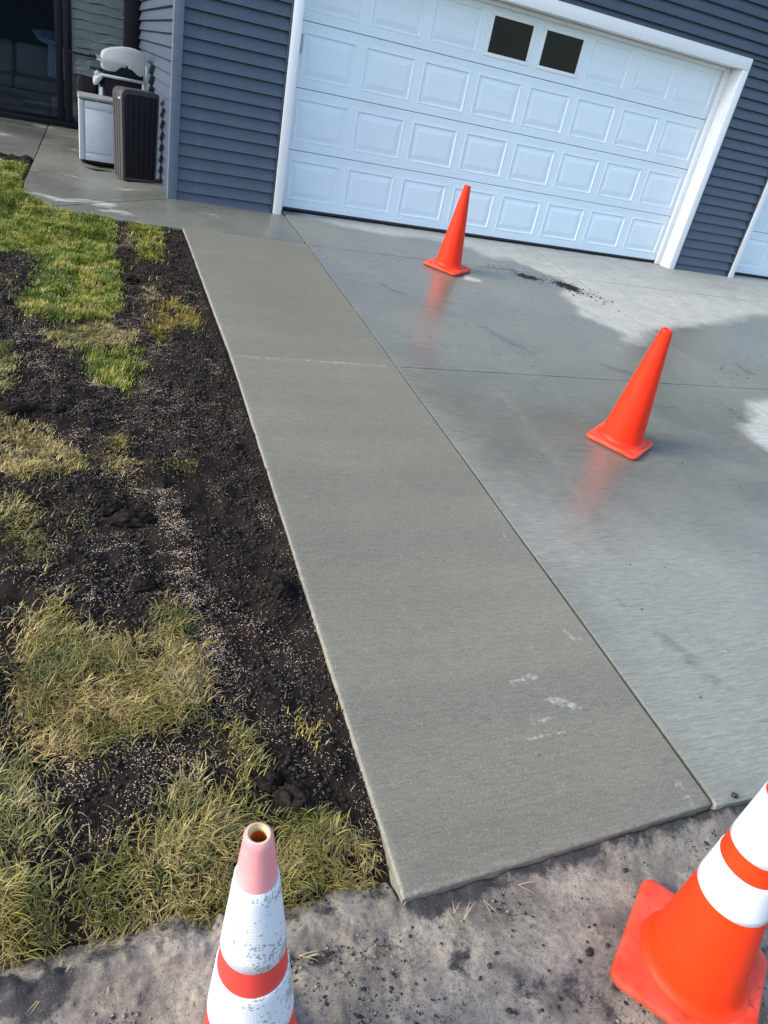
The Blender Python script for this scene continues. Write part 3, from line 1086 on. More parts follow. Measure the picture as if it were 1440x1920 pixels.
def garage_door(x0, ncol, pitch, windows):
    gd = bpy.data.objects.new('garage_door', None)
    gd.location = (x0, 0, 0)
    link(gd, house)
    sm = section_mesh(ncol, pitch)
    for r in range(4):
        o = bpy.data.objects.new('door_section', sm)
        o.location = (0, 0, r * S)
        link(o, gd)
        for c in range(ncol):
            px, pz = c * pitch + (pitch - PW) / 2, r * S + (S - PH) / 2
            if r == 3 and c in windows:
                b = MB()
                fw = 0.034
                for q in ((px, px + PW, pz, pz + fw), (px, px + PW, pz + PH - fw, pz + PH), (px, px + fw, pz + fw, pz + PH - fw), (px + PW - fw, px + PW, pz + fw, pz + PH - fw)):
                    b.box(q[0], q[1], -0.010, 0.03, q[2], q[3])
                b.build('window_frame', M['trim'], gd, 0.003)
                MB().box(px + fw, px + PW - fw, 0.004, 0.010, pz + fw, pz + PH - fw).build('window_pane', M['garage_glass'], gd)
                continue
            o = bpy.data.objects.new('panel', PANEL)
            o.location = (px, 0, pz)
            link(o, gd)
    part_box('bottom_seal', M['rubber'], 0.004, ncol * pitch - .004, -0.004, 0.03, -0.020, 0.0015, parent=gd, bevel=0.003)
    return gd


door_main = garage_door(0.0, 8, PITCH_X, (3, 4))
garage_door(6.056, 4, 2.77 / 4, ())
part_box('edge_latch', plain('grey_latch', (0.30, 0.31, 0.33), 0.5), 0.014, 0.034, -0.030, -0.002, 1.335, 1.495, parent=door_main, bevel=0.003)
part_box('wall', M['core'], 0.0, 4.8, 2.4, 2.45, -0.1, 2.6)          # back of the garage bay

# sliding patio door
pd = bpy.data.objects.new('patio_door', None)
link(pd, house)
PY = 4.10


def pdpart(name, mat, *b, bevel=0.004):
    return part_box(name, mat, *b, parent=pd, bevel=bevel)


pdpart('sill', M['black'], -4.9, -1.10, PY - .05, PY + .10, -0.034, 0.035)
pdpart('frame', M['black'], -1.29, -1.106, PY - .03, PY + .08, 0.036, 2.12)
pdpart('frame', M['black'], -4.9, -4.82, PY - .03, PY + .08, 0.036, 2.12)
pdpart('frame', M['black'], -4.819, -1.291, PY - .03, PY + .08, 2.05, 2.12)
pdpart('stile', M['black'], -2.125, -2.035, PY + .005, PY + .045, 0.036, 2.049)
pdpart('stile', M['black'], -2.025, -1.935, PY - .035, PY + .003, 0.036, 2.049)
pdpart('rail', M['black'], -1.934, -1.292, PY - .03, PY + .003, 0.036, 0.11)
pdpart('rail', M['black'], -4.81, -2.126, PY + .005, PY + .045, 0.036, 0.075)
pdpart('glass_pane', M['glass'], -4.81, -2.126, PY + .022, PY + .028, 0.076, 2.049, bevel=0)
pdpart('glass_pane', M['glass2'], -1.934, -1.292, PY - .016, PY - .010, 0.111, 2.049, bevel=0)
pdpart('handle', M['black'], -1.99, -1.965, PY - .075, PY - .036, 0.90, 1.10)
pdpart('security_bar', M['black'], -2.0, -1.30, PY - .058, PY - .036, 0.845, 0.872)

# slats behind the right pane, standing in for siding reflected in the glass
siding_reflection = tag(empty('reflected_siding', (0, PY + .06, 0)), 'pale slats behind the right patio door pane, standing in for reflected siding', 'siding_reflection')
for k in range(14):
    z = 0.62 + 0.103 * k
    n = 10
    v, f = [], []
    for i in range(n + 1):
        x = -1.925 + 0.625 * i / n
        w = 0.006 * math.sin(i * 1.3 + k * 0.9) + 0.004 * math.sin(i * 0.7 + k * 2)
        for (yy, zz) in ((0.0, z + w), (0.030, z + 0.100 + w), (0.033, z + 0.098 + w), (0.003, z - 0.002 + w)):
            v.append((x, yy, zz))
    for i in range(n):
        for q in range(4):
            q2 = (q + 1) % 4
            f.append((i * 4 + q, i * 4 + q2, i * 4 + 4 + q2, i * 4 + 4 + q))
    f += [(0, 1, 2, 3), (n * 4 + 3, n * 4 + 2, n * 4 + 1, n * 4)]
    mesh_obj('slat', v, f, M['siding_reflection'], siding_reflection)
MB().box(-1.925, -1.30, -.005, .04, 2.02, 2.06).build('top_strip', M['siding_reflection'], siding_reflection)

# ------------------------------------------------------------------ inside the house
sofa = tag(empty('sofa', (-3.05, 5.30, 0.0)), 'beige upholstered sofa seen through the left patio door pane', 'sofa')
MB().box(-1.25, 1.25, -0.05, 0.85, 0.08, 0.24).build('base', M['sofa'], sofa, 0.03)
MB().box(-1.25, 1.25, 0.62, 0.90, 0.24, 0.76).build('back', M['sofa'], sofa, 0.06, 3)
for i in range(3):
    x0 = -1.04 + i * 0.695
    MB().box(x0, x0 + 0.685, -0.08, 0.62, 0.245, 0.40).build('seat_cushion', M['sofa'], sofa, 0.04, 3)
    o = MB().box(x0 + .01, x0 + 0.675, 0.0, 0.20, 0.0, 0.44).build('back_cushion', M['sofa'], sofa, 0.07, 3)
    o.location = (0, 0.42, 0.39)
    o.rotation_euler = (math.radians(-12), 0, 0)
for s in (-1, 1):
    MB().box(s * 1.15 - .105, s * 1.15 + .105, -0.08, 0.88, 0.08, 0.56).build('arm', M['sofa'], sofa, 0.06, 3)

# throw draped over the right back cushion of the sofa
v, f = [], []
nx, ny = 14, 22
for j in range(ny + 1):
    t = j / ny
    for i in range(nx + 1):
        u = i / nx
        x = -2.42 + 0.40 * u
        if t < 0.28:
            q = t / 0.28
            x = -2.31 + (0.14 + 0.16 * (1 - q)) * (u - 0.35) * 1.5
            y = 5.98 - 0.30 * q
            z = 0.99 - 0.11 * q + 0.03 * math.sin(u * 3.1)
        else:
            q = (t - 0.28) / 0.72
            x = -2.245 + 0.25 * u - 0.02 * q
            y = 5.66 - 0.17 * q
            z = 0.87 - 0.42 * q
        y += 0.012 * math.sin(u * 16 + t * 2)
        v.append((x, y - 0.055, z))
for j in range(ny):
    for i in range(nx):
        f.append((j * (nx + 1) + i, j * (nx + 1) + i + 1, (j + 1) * (nx + 1) + i + 1, (j + 1) * (nx + 1) + i))
th = mesh_obj('throw_blanket', v, f, M['throw'], None, True)
sm_ = th.modifiers.new('thick', 'SOLIDIFY')
sm_.thickness = 0.012
tag(th, 'crumpled pale grey throw draped over the beige sofa back', 'blanket')

stool = tag(empty('footstool', (-2.95, 4.62, 0.0)), 'low dark navy bench on splayed legs beside the patio glass', 'bench')
MB().box(-0.45, 0.40, -0.14, 0.20, 0.085, 0.165).build('cushion', M['navy'], stool, 0.03, 3)
for sx, sy in ((0.34, -0.10), (0.34, 0.16), (-0.36, -0.10), (-0.36, 0.16)):
    MB().tube([(sx, sy, 0.09), (sx + 0.03, sy, 0.0)], 0.016, 8).build('leg', M['black'], stool)

# ------------------------------------------------------------------ things on the patio
def rounded(poly, r, n=4):
    """round the corners of a closed polygon"""
    out = []
    m = len(poly)
    for i in range(m):
        p = Vector(poly[i])
        a = (Vector(poly[i - 1]) - p)
        b = (Vector(poly[(i + 1) % m]) - p)
        rr = r[i] if isinstance(r, (list, tuple)) else r
        if rr <= 0:
            out.append(tuple(p))
            continue
        s = p + a.normalized() * min(rr, a.length * .49)
        e = p + b.normalized() * min(rr, b.length * .49)
        for k in range(n + 1):
            t = k / n
            q = s * (1 - t) ** 2 + p * 2 * t * (1 - t) + e * t * t
            out.append(tuple(q))
    return out


# pale cabinet
cab = tag(empty('storage_cabinet', (-1.872, 1.22, -0.035)), 'pale grey resin storage cabinet with grey lid beside the patio door', 'cabinet')
MB().box(0.02, 0.50, 0.015, 0.43, 0.0, 0.028).build('plinth', M['black'], cab, 0.003)
MB().prism(rounded([(0, 0), (0.52, 0), (0.52, 0.45), (0, 0.45)], 0.02), 0.028, 0.590, 'z').build('body', M['white_bin'], cab, 0.003)
MB().prism(rounded([(0.062, 0.028), (0.50, 0.028), (0.50, 0.098), (0.062, 0.098)], 0.004), -0.009, -0.0005, 'y').build('bottom_band', M['white_bin'], cab, 0.002)
wave = [(0.062, 0.106), (0.50, 0.106), (0.50, 0.505)]
for k in range(13):
    t = k / 12
    x = 0.46 - 0.24 * t
    dip = 0.034 * math.exp(-((x - 0.345) / 0.055) ** 2)
    wave.append((x, 0.505 - dip))
wave.append((0.062, 0.508))
MB().prism(wave, -0.009, -0.0005, 'y').build('door_panel', M['white_bin'], cab, 0.002)
MB().prism([(0.062, 0.516), (0.50, 0.514), (0.50, 0.585), (0.062, 0.585)], -0.009, -0.0005, 'y').build('top_band', M['white_bin'], cab, 0.002)
MB().prism(rounded([(0.004, 0.028), (0.054, 0.028), (0.054, 0.585), (0.004, 0.585)], 0.004), -0.009, -0.0005, 'y').build('corner_strip', M['white_bin'], cab, 0.003)
MB().prism(rounded([(-0.008, -0.022), (0.53, -0.022), (0.53, 0.46), (-0.008, 0.46)], 0.03), 0.591, 0.622, 'z').build('lid', M['lid_grey'], cab, 0.010, 3)
MB().box(0.02, 0.50, -0.012, -0.0005, 0.583, 0.592).build('lid_gasket', M['black'], cab)
for x in (0.17, 0.29):
    MB().box(x, x + .012, -0.016, -0.010, 0.586, 0.591).build('latch', M['steel'], cab)

# dark ribbed bin
binn = tag(empty('trash_hideaway', (-1.475, 0.47, -0.035), math.radians(14)), 'tall dark brown ribbed resin bin against the side wall', 'bin')
BH = 0.79
prof = rounded([(0.0, 0.0), (0.318, 0.0), (0.335, BH - .02), (0.335, BH), (-0.022, BH)], [0.004, 0.004, 0.004, 0.022, 0.075], 6)
MB().prism(prof, 0.010, 0.300, 'y').build('shell', M['brown'], binn, 0.004)
outer = rounded([(-0.002, 0.0), (0.320, 0.0), (0.337, BH + .002), (-0.024, BH + .002)], [0.004, 0.004, 0.03, 0.078], 6)
inner = rounded([(0.018, 0.022), (0.306, 0.022), (0.320, BH - .038), (0.0, BH - .038)], [0.002, 0.002, 0.02, 0.05], 6)
n = len(outer)
v = [(x, 0.0, z) for x, z in outer] + [(x, 0.0, z) for x, z in inner] + [(x, 0.0095, z) for x, z in outer] + [(x, 0.0095, z) for x, z in inner]
f = []
for i in range(n):
    j = (i + 1) % n
    f += [(i, j, n + j, n + i), (i, 2 * n + i, 2 * n + j, j), (n + i, n + j, 3 * n + j, 3 * n + i)]
mesh_obj('front_border', v, f, M['brown'], binn)
for k in range(6):
    lo0, lo1 = 0.019 + 0.287 * k / 6, 0.019 + 0.287 * (k + 1) / 6 - 0.004
    hi0, hi1 = 0.002 + 0.317 * k / 6, 0.002 + 0.317 * (k + 1) / 6 - 0.004
    top = BH - .040 - (0.030 if k == 0 else 0.0)
    MB().prism([(lo0, 0.023), (lo1, 0.023), (hi1, BH - .040), (hi0, top)], 0.002, 0.0095, 'y').build('plank', M['plank'], binn, 0.002)
for k in range(3):
    y = 0.085 + 0.075 * k
    MB().prism([(-0.0005, 0.0), (-0.004, 0.0), (-0.024, BH - .1), (-0.019, BH - .1)], y, y + .012, 'y').build('rib', M['brown'], binn)
MB().prism([(-0.024, 0.70), (-0.029, 0.70), (-0.029, 0.712), (-0.024, 0.712)], 0.02, 0.09, 'y').build('latch', M['white_bin'], binn)

# gas grill, turned so that its end faces the drive
grill = tag(empty('gas_grill', (-1.415, 1.75, -0.060)), 'gas grill with domed silver lid behind the dark ribbed bin', 'grill')
GZ = 0.035


def gp(pts):
    return [(x + 1.44, z + GZ) for x, z in pts]


hill = gp([(-1.652, 0.857), (-1.600, 0.846), (-1.525, 0.852), (-1.462, 0.905), (-1.415, 0.905), (-1.412, 0.930), (-1.402, 0.930), (-1.392, 0.904), (-1.355, 0.900), (-1.305, 0.862), (-1.262, 0.850), (-1.236, 0.868)])
dome = gp([(-1.222, 0.96), (-1.222, 1.02), (-1.230, 1.056), (-1.250, 1.078), (-1.285, 1.090), (-1.34, 1.094), (-1.41, 1.090), (-1.48, 1.078), (-1.55, 1.058), (-1.60, 1.038), (-1.635, 1.015), (-1.650, 0.990), (-1.655, 0.955)])
MB().prism(hill + dome, 0.0, 0.62, 'y').build('lid', M['silver'], grill, 0.006, 2, angle=55)
MB().prism(gp([(-1.648, 0.80), (-1.236, 0.80), (-1.240, 0.96), (-1.60, 0.96)]), 0.012, 0.60, 'y').build('firebox', M['grillblack'], grill, 0.006)
MB().box(-0.215, 0.212, -0.012, 0.006, 0.820, 0.850).build('frame_rail', M['steel'], grill, 0.004)
MB().prism(gp([(-1.652, 0.812), (-1.735, 0.745), (-1.738, 0.690), (-1.700, 0.700), (-1.652, 0.770)]), -0.005, 0.62, 'y').build('control_panel', M['silver'], grill, 0.005)
for y in (0.06, 0.24, 0.42):
    MB().prism(rounded(gp([(-1.735, 0.795), (-1.700, 0.830), (-1.668, 0.805), (-1.700, 0.772)]), 0.006), y, y + .05, 'y').build('knob', M['steel'], grill, 0.004)
MB().tube([(-0.216, 0.03, 0.975), (-0.275, 0.03, 0.985)], 0.020, 12).build('handle_post', M['steel'], grill)
MB().tube([(-0.216, 0.58, 0.975), (-0.275, 0.58, 0.985)], 0.020, 12).build('handle_post', M['steel'], grill)
MB().tube([(-0.278, -0.02, 0.986), (-0.278, 0.64, 0.986)], 0.013, 10).build('handle', M['grillblack'], grill)
MB().tube([(-0.275, 0.03, 0.99), (-0.335, 0.05, 0.995)], 0.010, 8).build('side_hook', M['grillblack'], grill)
MB().box(-0.19, 0.20, 0.02, 0.60, 0.06, 0.819).build('cart', M['grillblack'], grill, 0.006)
for sx in (-0.235, 0.19):
    for sy in (0.0, 0.59):
        MB().box(sx, sx + .028, sy, sy + .028, 0.025, 0.72 if sx < 0 else 0.83).build('leg', M['steel'], grill, 0.003)
MB().box(0.222, 0.245, 0.0, 0.05, 0.80, 1.00).build('hinge_bracket', M['steel'], grill, 0.003)
MB().box(-0.33, -0.20, 0.25, 0.60, 0.855, 0.875).build('side_shelf', M['grillblack'], grill, 0.004)


# ------------------------------------------------------------------ cones
def uv_lathe(name, prof, mat, parent, n=64, wear_dir=None):
    """surface of revolution with cylindrical metre-scaled UVs"""
    rows = len(prof)
    v, f = [], []
    for r, z in prof:
        for k in range(n + 1):
            t = 2 * math.pi * k / n
            v.append((r * math.cos(t), r * math.sin(t), z))
    for i in range(rows - 1):
        for k in range(n):
            f.append((i * (n + 1) + k, i * (n + 1) + k + 1, (i + 1) * (n + 1) + k + 1, (i + 1) * (n + 1) + k))
    me = bpy.data.meshes.new(name)
    me.from_pydata(v, [], f)
    uv = me.uv_layers.new(name='UVMap')
    for p in me.polygons:
        for li, vi in zip(p.loop_indices, p.vertices):
            i, k = divmod(vi, n + 1)
            uv.data[li].uv = (2 * math.pi * k / n * 0.09, prof[i][1])
    if wear_dir is not None:
        a = me.attributes.new('wear', 'FLOAT', 'POINT')
        a.data.foreach_set('value', [max(0.0, math.cos(2 * math.pi * (q % (n + 1)) / n - wear_dir)) for q in range(len(v))])
    me.polygons.foreach_set('use_smooth', [True] * len(me.polygons))
    me.update()
    me.materials.append(mat)
    return link(bpy.data.objects.new(name, me), parent)


def base_mesh(side, r, h, name, mat, parent):
    """square rubber foot with round corners, chamfered rim, slightly crowned top, notched feet below"""
    def ring(inset, z):
        s = side / 2 - inset
        rr = max(r - inset * 0.7, 0.01)
        out = []
        for q in range(4):
            cx, cy = [(s - rr, s - rr), (-s + rr, s - rr), (-s + rr, -s + rr), (s - rr, -s + rr)][q]
            for k in range(9):
                t = math.pi / 2 * (q + k / 8)
                out.append((cx + rr * math.cos(t), cy + rr * math.sin(t), z))
        return out
    rings = [ring(0.006, 0.004), ring(0.0, 0.010), ring(0.0, h - 0.010), ring(0.003, h - 0.003), ring(0.010, h), ring(0.03, h + 0.001), ring(0.06, h + 0.004), ring(side / 2 - 0.03, h + 0.006)]
    v = [p for q in rings for p in q]
    n = len(rings[0])
    f = [tuple(range(n - 1, -1, -1))]
    for i in range(len(rings) - 1):
        for k in range(n):
            k2 = (k + 1) % n
            f.append((i * n + k, i * n + k2, (i + 1) * n + k2, (i + 1) * n + k))
    f.append(tuple((len(rings) - 1) * n + k for k in range(n)))
    return mesh_obj(name, v, f, mat, parent, True)


def shear(o, lean, h):
    for vv in o.data.vertices:
        vv.co.x += lean.x * max(vv.co.z - h, 0)
        vv.co.y += lean.y * max(vv.co.z - h, 0)


def cone(loc, rz, label, mats, H=0.75, side=0.35, r0=0.028, r1=0.132, bands=(), group=None, tilt=(0, 0), hole=0.6, zones=None, wear=None, base_mat=None, ground_slope=0.085, top_px=None):
    root = empty('traffic_cone', loc)
    nrm = Vector((0, -ground_slope, 1)).normalized()
    q = Vector((0, 0, 1)).rotation_difference(nrm)
    root.rotation_euler = (Matrix.Rotation(tilt[0], 3, 'X') @ Matrix.Rotation(tilt[1], 3, 'Y') @ q.to_matrix() @ Matrix.Rotation(rz, 3, 'Z')).to_euler()
    tag(root, label, 'traffic cone', group)
    h = 0.030
    base_mesh(side, 0.035, h, 'base', base_mat or M['orange_base'], root)

    lean = Vector((0, 0, 0))
    if top_px:
        # where the tip really stands: bent over a little from the foot
        v = CAMROT @ Vector(((top_px[0] - 720) / FPX, -(top_px[1] - 960) / FPX, -1.0))
        q0 = Vector(CAM) + v * ((loc[2] + H - CAM[2]) / v.z)
        lean = root.rotation_euler.to_matrix().inverted() @ (q0 - Vector(loc))
        lean.z = 0
        lean /= H

    def rad(z):
        return r1 + (r0 - r1) * (z - h) / (H - h)

    flare = [(r1 + 0.016, h + 0.0035), (r1 + 0.006, h + 0.008), (r1 + 0.001, h + 0.018)]
    zz = list(np.linspace(h + 0.03, H - 0.012, 24))
    zones = zones or [(0, H, mats)]
    first = True
    for a, b, m in zones:
        pr = []
        if first:
            pr += flare
        pr += [(rad(z), z) for z in [max(a, h + .028)] + [z for z in zz if a < z < b] + [min(b, H - 0.010)]]
        if b >= H:
            pr += [(rad(H) + 0.0005, H - 0.004), (rad(H) - 0.0035, H)]
        uv_lathe('body' if first else 'upper_body', pr, m, root)
        first = False
    ri = r0 * hole
    rim_m = mats if zones[-1][2] is not M['pink'] else M['cream']
    uv_lathe('rim', [(r0 - 0.0032, H - 0.0005), (r0 - 0.006, H + 0.0015), (ri + 0.003, H + 0.0005), (ri, H - 0.004), (ri, H - 0.012)], rim_m, root, 40)
    uv_lathe('inner_wall', [(ri + 0.0005, H - 0.0115), (ri + 0.004, H - 0.10), (ri + 0.02, H - 0.28), (0.001, H - 0.30)], M['rust'], root, 32)
    for a, b, m in bands:
        t = 0.0022
        zb = list(np.linspace(a, b, 8))
        pr = [(rad(a), a - .001)] + [(rad(z) + t, z) for z in zb] + [(rad(b), b + .001)]
        uv_lathe('reflective_sleeve', pr, m, root, 72, wear)
    root['lean'] = (lean.x, lean.y)
    for ch in root.children:
        if not ch.name.startswith('base'):
            shear(ch, lean, h)
    return root


def gpos(x, y):
    return (x, y, float(gz(x, y)) + 0.002)


GRP = 'traffic cones guarding the new concrete'
p1, p2 = spot(838, 502), spot(1168, 829)
c1 = cone(gpos(1.335, -1.325), math.radians(38), 'plain orange cone nearest the garage door', M['orange'], H=0.745, r0=0.03, r1=0.125, side=0.36, group=GRP, top_px=(877, 347))
c2 = cone(gpos(1.195, -4.45), math.radians(33), 'plain orange cone in the middle of the wet driveway', M['orange'], H=0.755, r0=0.033, r1=0.132, side=0.34, group=GRP, top_px=(1252, 616))
c3p = (-0.44, -7.125)
c3 = cone((c3p[0], c3p[1], float(street_z(*c3p)) + 0.012), math.radians(37), 'bright orange cone with clean white bands on the muddy gutter', M['orange_new'], H=0.75, r0=0.03, r1=0.128, side=0.355,
          bands=((0.326, 0.434, M['band']), (0.489, 0.645, M['band'])), group=GRP, ground_slope=STREET_S, top_px=(1506, 1430))
c4p = street_spot(457, 2105)
c4 = cone((c4p[0], c4p[1], float(street_z(c4p[0], c4p[1])) + 0.012), math.radians(20), 'faded pink topped cone with scuffed white sleeves beside the grass', M['oldred'], H=0.915, r0=0.0205, r1=0.121, side=0.36,
          zones=((0, 0.72, M['oldred']), (0.72, 0.915, M['pink'])), bands=((0.468, 0.593, M['wornband']), (0.653, 0.821, M['wornband'])),
          group=GRP, ground_slope=STREET_S, wear=math.radians(-65), hole=0.60, base_mat=M['orange_base'], top_px=(482, 1562))

# worn stencil letters on the banded cone, wrapped on its side
FONT = {'A': [[(0, 0), (.5, 1), (1, 0)], [(.22, .4), (.78, .4)]], 'M': [[(0, 0), (0, 1), (.5, .3), (1, 1), (1, 0)]], 'E': [[(1, 0), (0, 0), (0, 1), (1, 1)], [(0, .5), (.75, .5)]]}


def cone_letters(root, text, ang0, z0, size, H=0.75, h=0.03, r0=0.03, r1=0.128):
    b = MB()

    def at(u, w):                 # u along the slope upward-down reading, w around
        z = z0 - u
        r = r1 + (r0 - r1) * (z - h) / (H - h) + 0.0008
        a = ang0 + w / r
        return (r * math.cos(a), r * math.sin(a), z)
    u0 = 0.0
    for ch in text:
        for st in FONT[ch]:
            for p, q in zip(st, st[1:]):
                P0 = Vector((u0 + p[0] * size * .7, p[1] * size))
                P1 = Vector((u0 + q[0] * size * .7, q[1] * size))
                d = (P1 - P0).normalized() * 0.0016
                nn = Vector((-d.y, d.x))
                v = []
                for k in range(4):
                    c = P0.lerp(P1, k / 3)
                    v += [at(*(c + nn)), at(*(c - nn))]
                b.add(v, [(2 * k, 2 * k + 1, 2 * k + 3, 2 * k + 2) for k in range(3)])
        u0 += size * .9
    o = b.build('lettering', M['ink'], root)
    shear(o, Vector((*root['lean'], 0)), 0.03)
    return o


cone_letters(c3, 'AME', math.radians(130), 0.225, 0.035)

# ------------------------------------------------------------------ clods and stones
def lump(name, loc, size, mat, seed, flat=0.6, rz=0.0, sub=3, parent=None):
    bm = bmesh.new()
    bmesh.ops.create_icosphere(bm, subdivisions=sub, radius=1.0)
    off = Vector((seed * 3.1, seed * 1.7, seed * 0.9))
    for v in bm.verts:
        d0 = v.co.copy()
        n = mnoise.fractal(d0 * 1.2 + off, 0.55, 2.3, 7)
        v.co *= 1 + 0.42 * n
        v.co += 0.26 * mnoise.noise_vector(d0 * 1.7 + off) + 0.13 * mnoise.noise_vector(d0 * 5 + off) + 0.07 * mnoise.noise_vector(d0 * 11 + off)
        v.co.x *= size[0] / 2
        v.co.y *= size[1] / 2
        v.co.z *= size[2] / 2
    me = bpy.data.meshes.new(name)
    bm.to_mesh(me)
    bm.free()
    me.polygons.foreach_set('use_smooth', [True] * len(me.polygons))
    me.materials.append(mat)
    o = bpy.data.objects.new(name, me)
    o.location = loc
    o.rotation_euler = (0, 0, rz)
    return link(o, parent)


def soil_spot(px, py):
    p = spot(px, py, 0.085, -0.04, None)
    return float(p.x), float(p.y), float(soil_h(np.array([p.x]), np.array([p.y]))[0])


CLODS = [(245, 982, (0.17, 0.10, 0.06), 'long flat black soil clod lying left of the pale seed streak'),
         (205, 965, (0.10, 0.06, 0.035), 'thin slab of soil tucked beside the long flat clod'),
         (520, 1112, (0.10, 0.07, 0.06), 'lumpy soil clod lying by the edge of the new path'),
         (548, 1508, (0.11, 0.08, 0.06), 'large smooth soil clod above the grass tuft by the path corner'),
         (505, 1475, (0.07, 0.06, 0.045), 'rounded soil clod left of the large smooth one'),
         (30, 775, (0.16, 0.08, 0.05), 'dark soil clod at the edge of the straw coloured grass'),
         (110, 772, (0.07, 0.05, 0.04), 'small round soil clod above the straw coloured grass'),
         (305, 912, (0.07, 0.05, 0.04), 'small soil clod right of the olive grass tuft'),
         (235, 522, (0.16, 0.08, 0.05), 'low soil clod at the right of the green grass patch'),
         (268, 1105, (0.09, 0.06, 0.04), 'soil clod in the bare ground above the big tan tussock')]
for i, (px, py, s, lab) in enumerate(CLODS):
    x, y, z = soil_spot(px, py)
    tag(lump('soil_clod', (x, y, z + s[2] * 0.18), s, M['clod'], i + 1, rz=0.7 * i, sub=4), lab, 'soil clod', 'clods of black soil on the bare ground')

STONES = [(1105, 1787, 0.026, 0.016, 'largest flat black lump just left of the banded cone base'), (1138, 1774, 0.013, 0.012, 'round black lump touching the banded cone base'),
          (1086, 1803, 0.012, 0.010, 'small black lump below the largest flat lump'), (930, 1788, 0.012, 0.010, 'black lump on the pale mud streak left of the banded cone'),
          (917, 1812, 0.015, 0.012, 'dark lump at the lower edge of the pale mud streak'), (955, 1897, 0.016, 0.013, 'black lump near the bottom edge between the two banded cones'),
          (1046, 1889, 0.011, 0.010, 'small black lump alone left of the banded cone front corner'), (1323, 1582, 0.015, 0.010, 'black lump on pale mud right of the path corner'),
          (1376, 1494, 0.020, 0.020, 'black crumb standing on the driveway front edge'), (1172, 1633, 0.018, 0.012, 'ringed dark lump in the smeared mud below the path'),
          (1028, 1821, 0.009, 0.008, 'tiny black lump between pale and dark mud'), (967, 1900, 0.011, 0.009, 'small black lump beside the one at the bottom edge'),
          (900, 1835, 0.011, 0.009, 'dark crumb where the pale mud meets the wet patch')]
for i, (px, py, a, b, lab) in enumerate(STONES):
    p = street_spot(px, py)
    z = float(street_z(p.x, p.y))
    if py < 1500:
        p = spot(px, py)
        z = float(gz(p.x, p.y))
    tag(lump('dirt_lump', (p.x, p.y, z + b * 0.30), (a, a * 0.72, b), M['stone'], 20 + i, rz=1.1 * i, sub=2), lab, 'dirt lump', 'dirt lumps lying on the mud and paving')


# ------------------------------------------------------------------ scattered stuff
def scatter_mesh(name, P, size, mat, elong=1.0, flat=1.0, seed=1, tint=None, lift=0.25, base=None):
    """many small faceted grains, one mesh"""
    r = np.random.default_rng(seed)
    n = len(P)
    if base is None:
        B = np.array([(1, 0, 0), (-1, 0, 0), (0, 1, 0), (0, -1, 0), (0, 0, 1), (0, 0, -1)], float)
        BF = np.array([(0, 2, 4), (2, 1, 4), (1, 3, 4), (3, 0, 4), (2, 0, 5), (1, 2, 5), (3, 1, 5), (0, 3, 5)])
    else:
        B, BF = base
    nb = len(B)
    ang = r.random(n) * 2 * np.pi
    ca, sa = np.cos(ang), np.sin(ang)
    jit = 1 + 0.45 * (r.random((n, nb, 1)) - 0.5)
    L = B[None] * jit * size[:, None, None] / 2
    L[..., 0] *= elong
    L[..., 2] *= flat
    tilt = (r.random(n) - 0.5) * 0.9
    z = L[..., 2] * np.cos(tilt)[:, None] + L[..., 0] * np.sin(tilt)[:, None]
    x = L[..., 0] * np.cos(tilt)[:, None]
    V = np.stack([x * ca[:, None] - L[..., 1] * sa[:, None], x * sa[:, None] + L[..., 1] * ca[:, None], z], -1) + P[:, None, :]
    V[..., 2] += (size * flat * lift)[:, None]
    F = (BF[None] + (np.arange(n) * nb)[:, None, None]).reshape(-1, BF.shape[1])
    at = {'tint': np.repeat(tint, nb, 0)} if tint is not None else None
    return kind(big_mesh(name, V.reshape(-1, 3), F, mat, attrs=at), 'stuff')


def rand_region(n, seed, x0=-2.95, x1=-1.10, y0=-6.68, y1=-0.9):
    r = np.random.default_rng(seed)
    return r.random(n) * (x1 - x0) + x0, r.random(n) * (y1 - y0) + y0


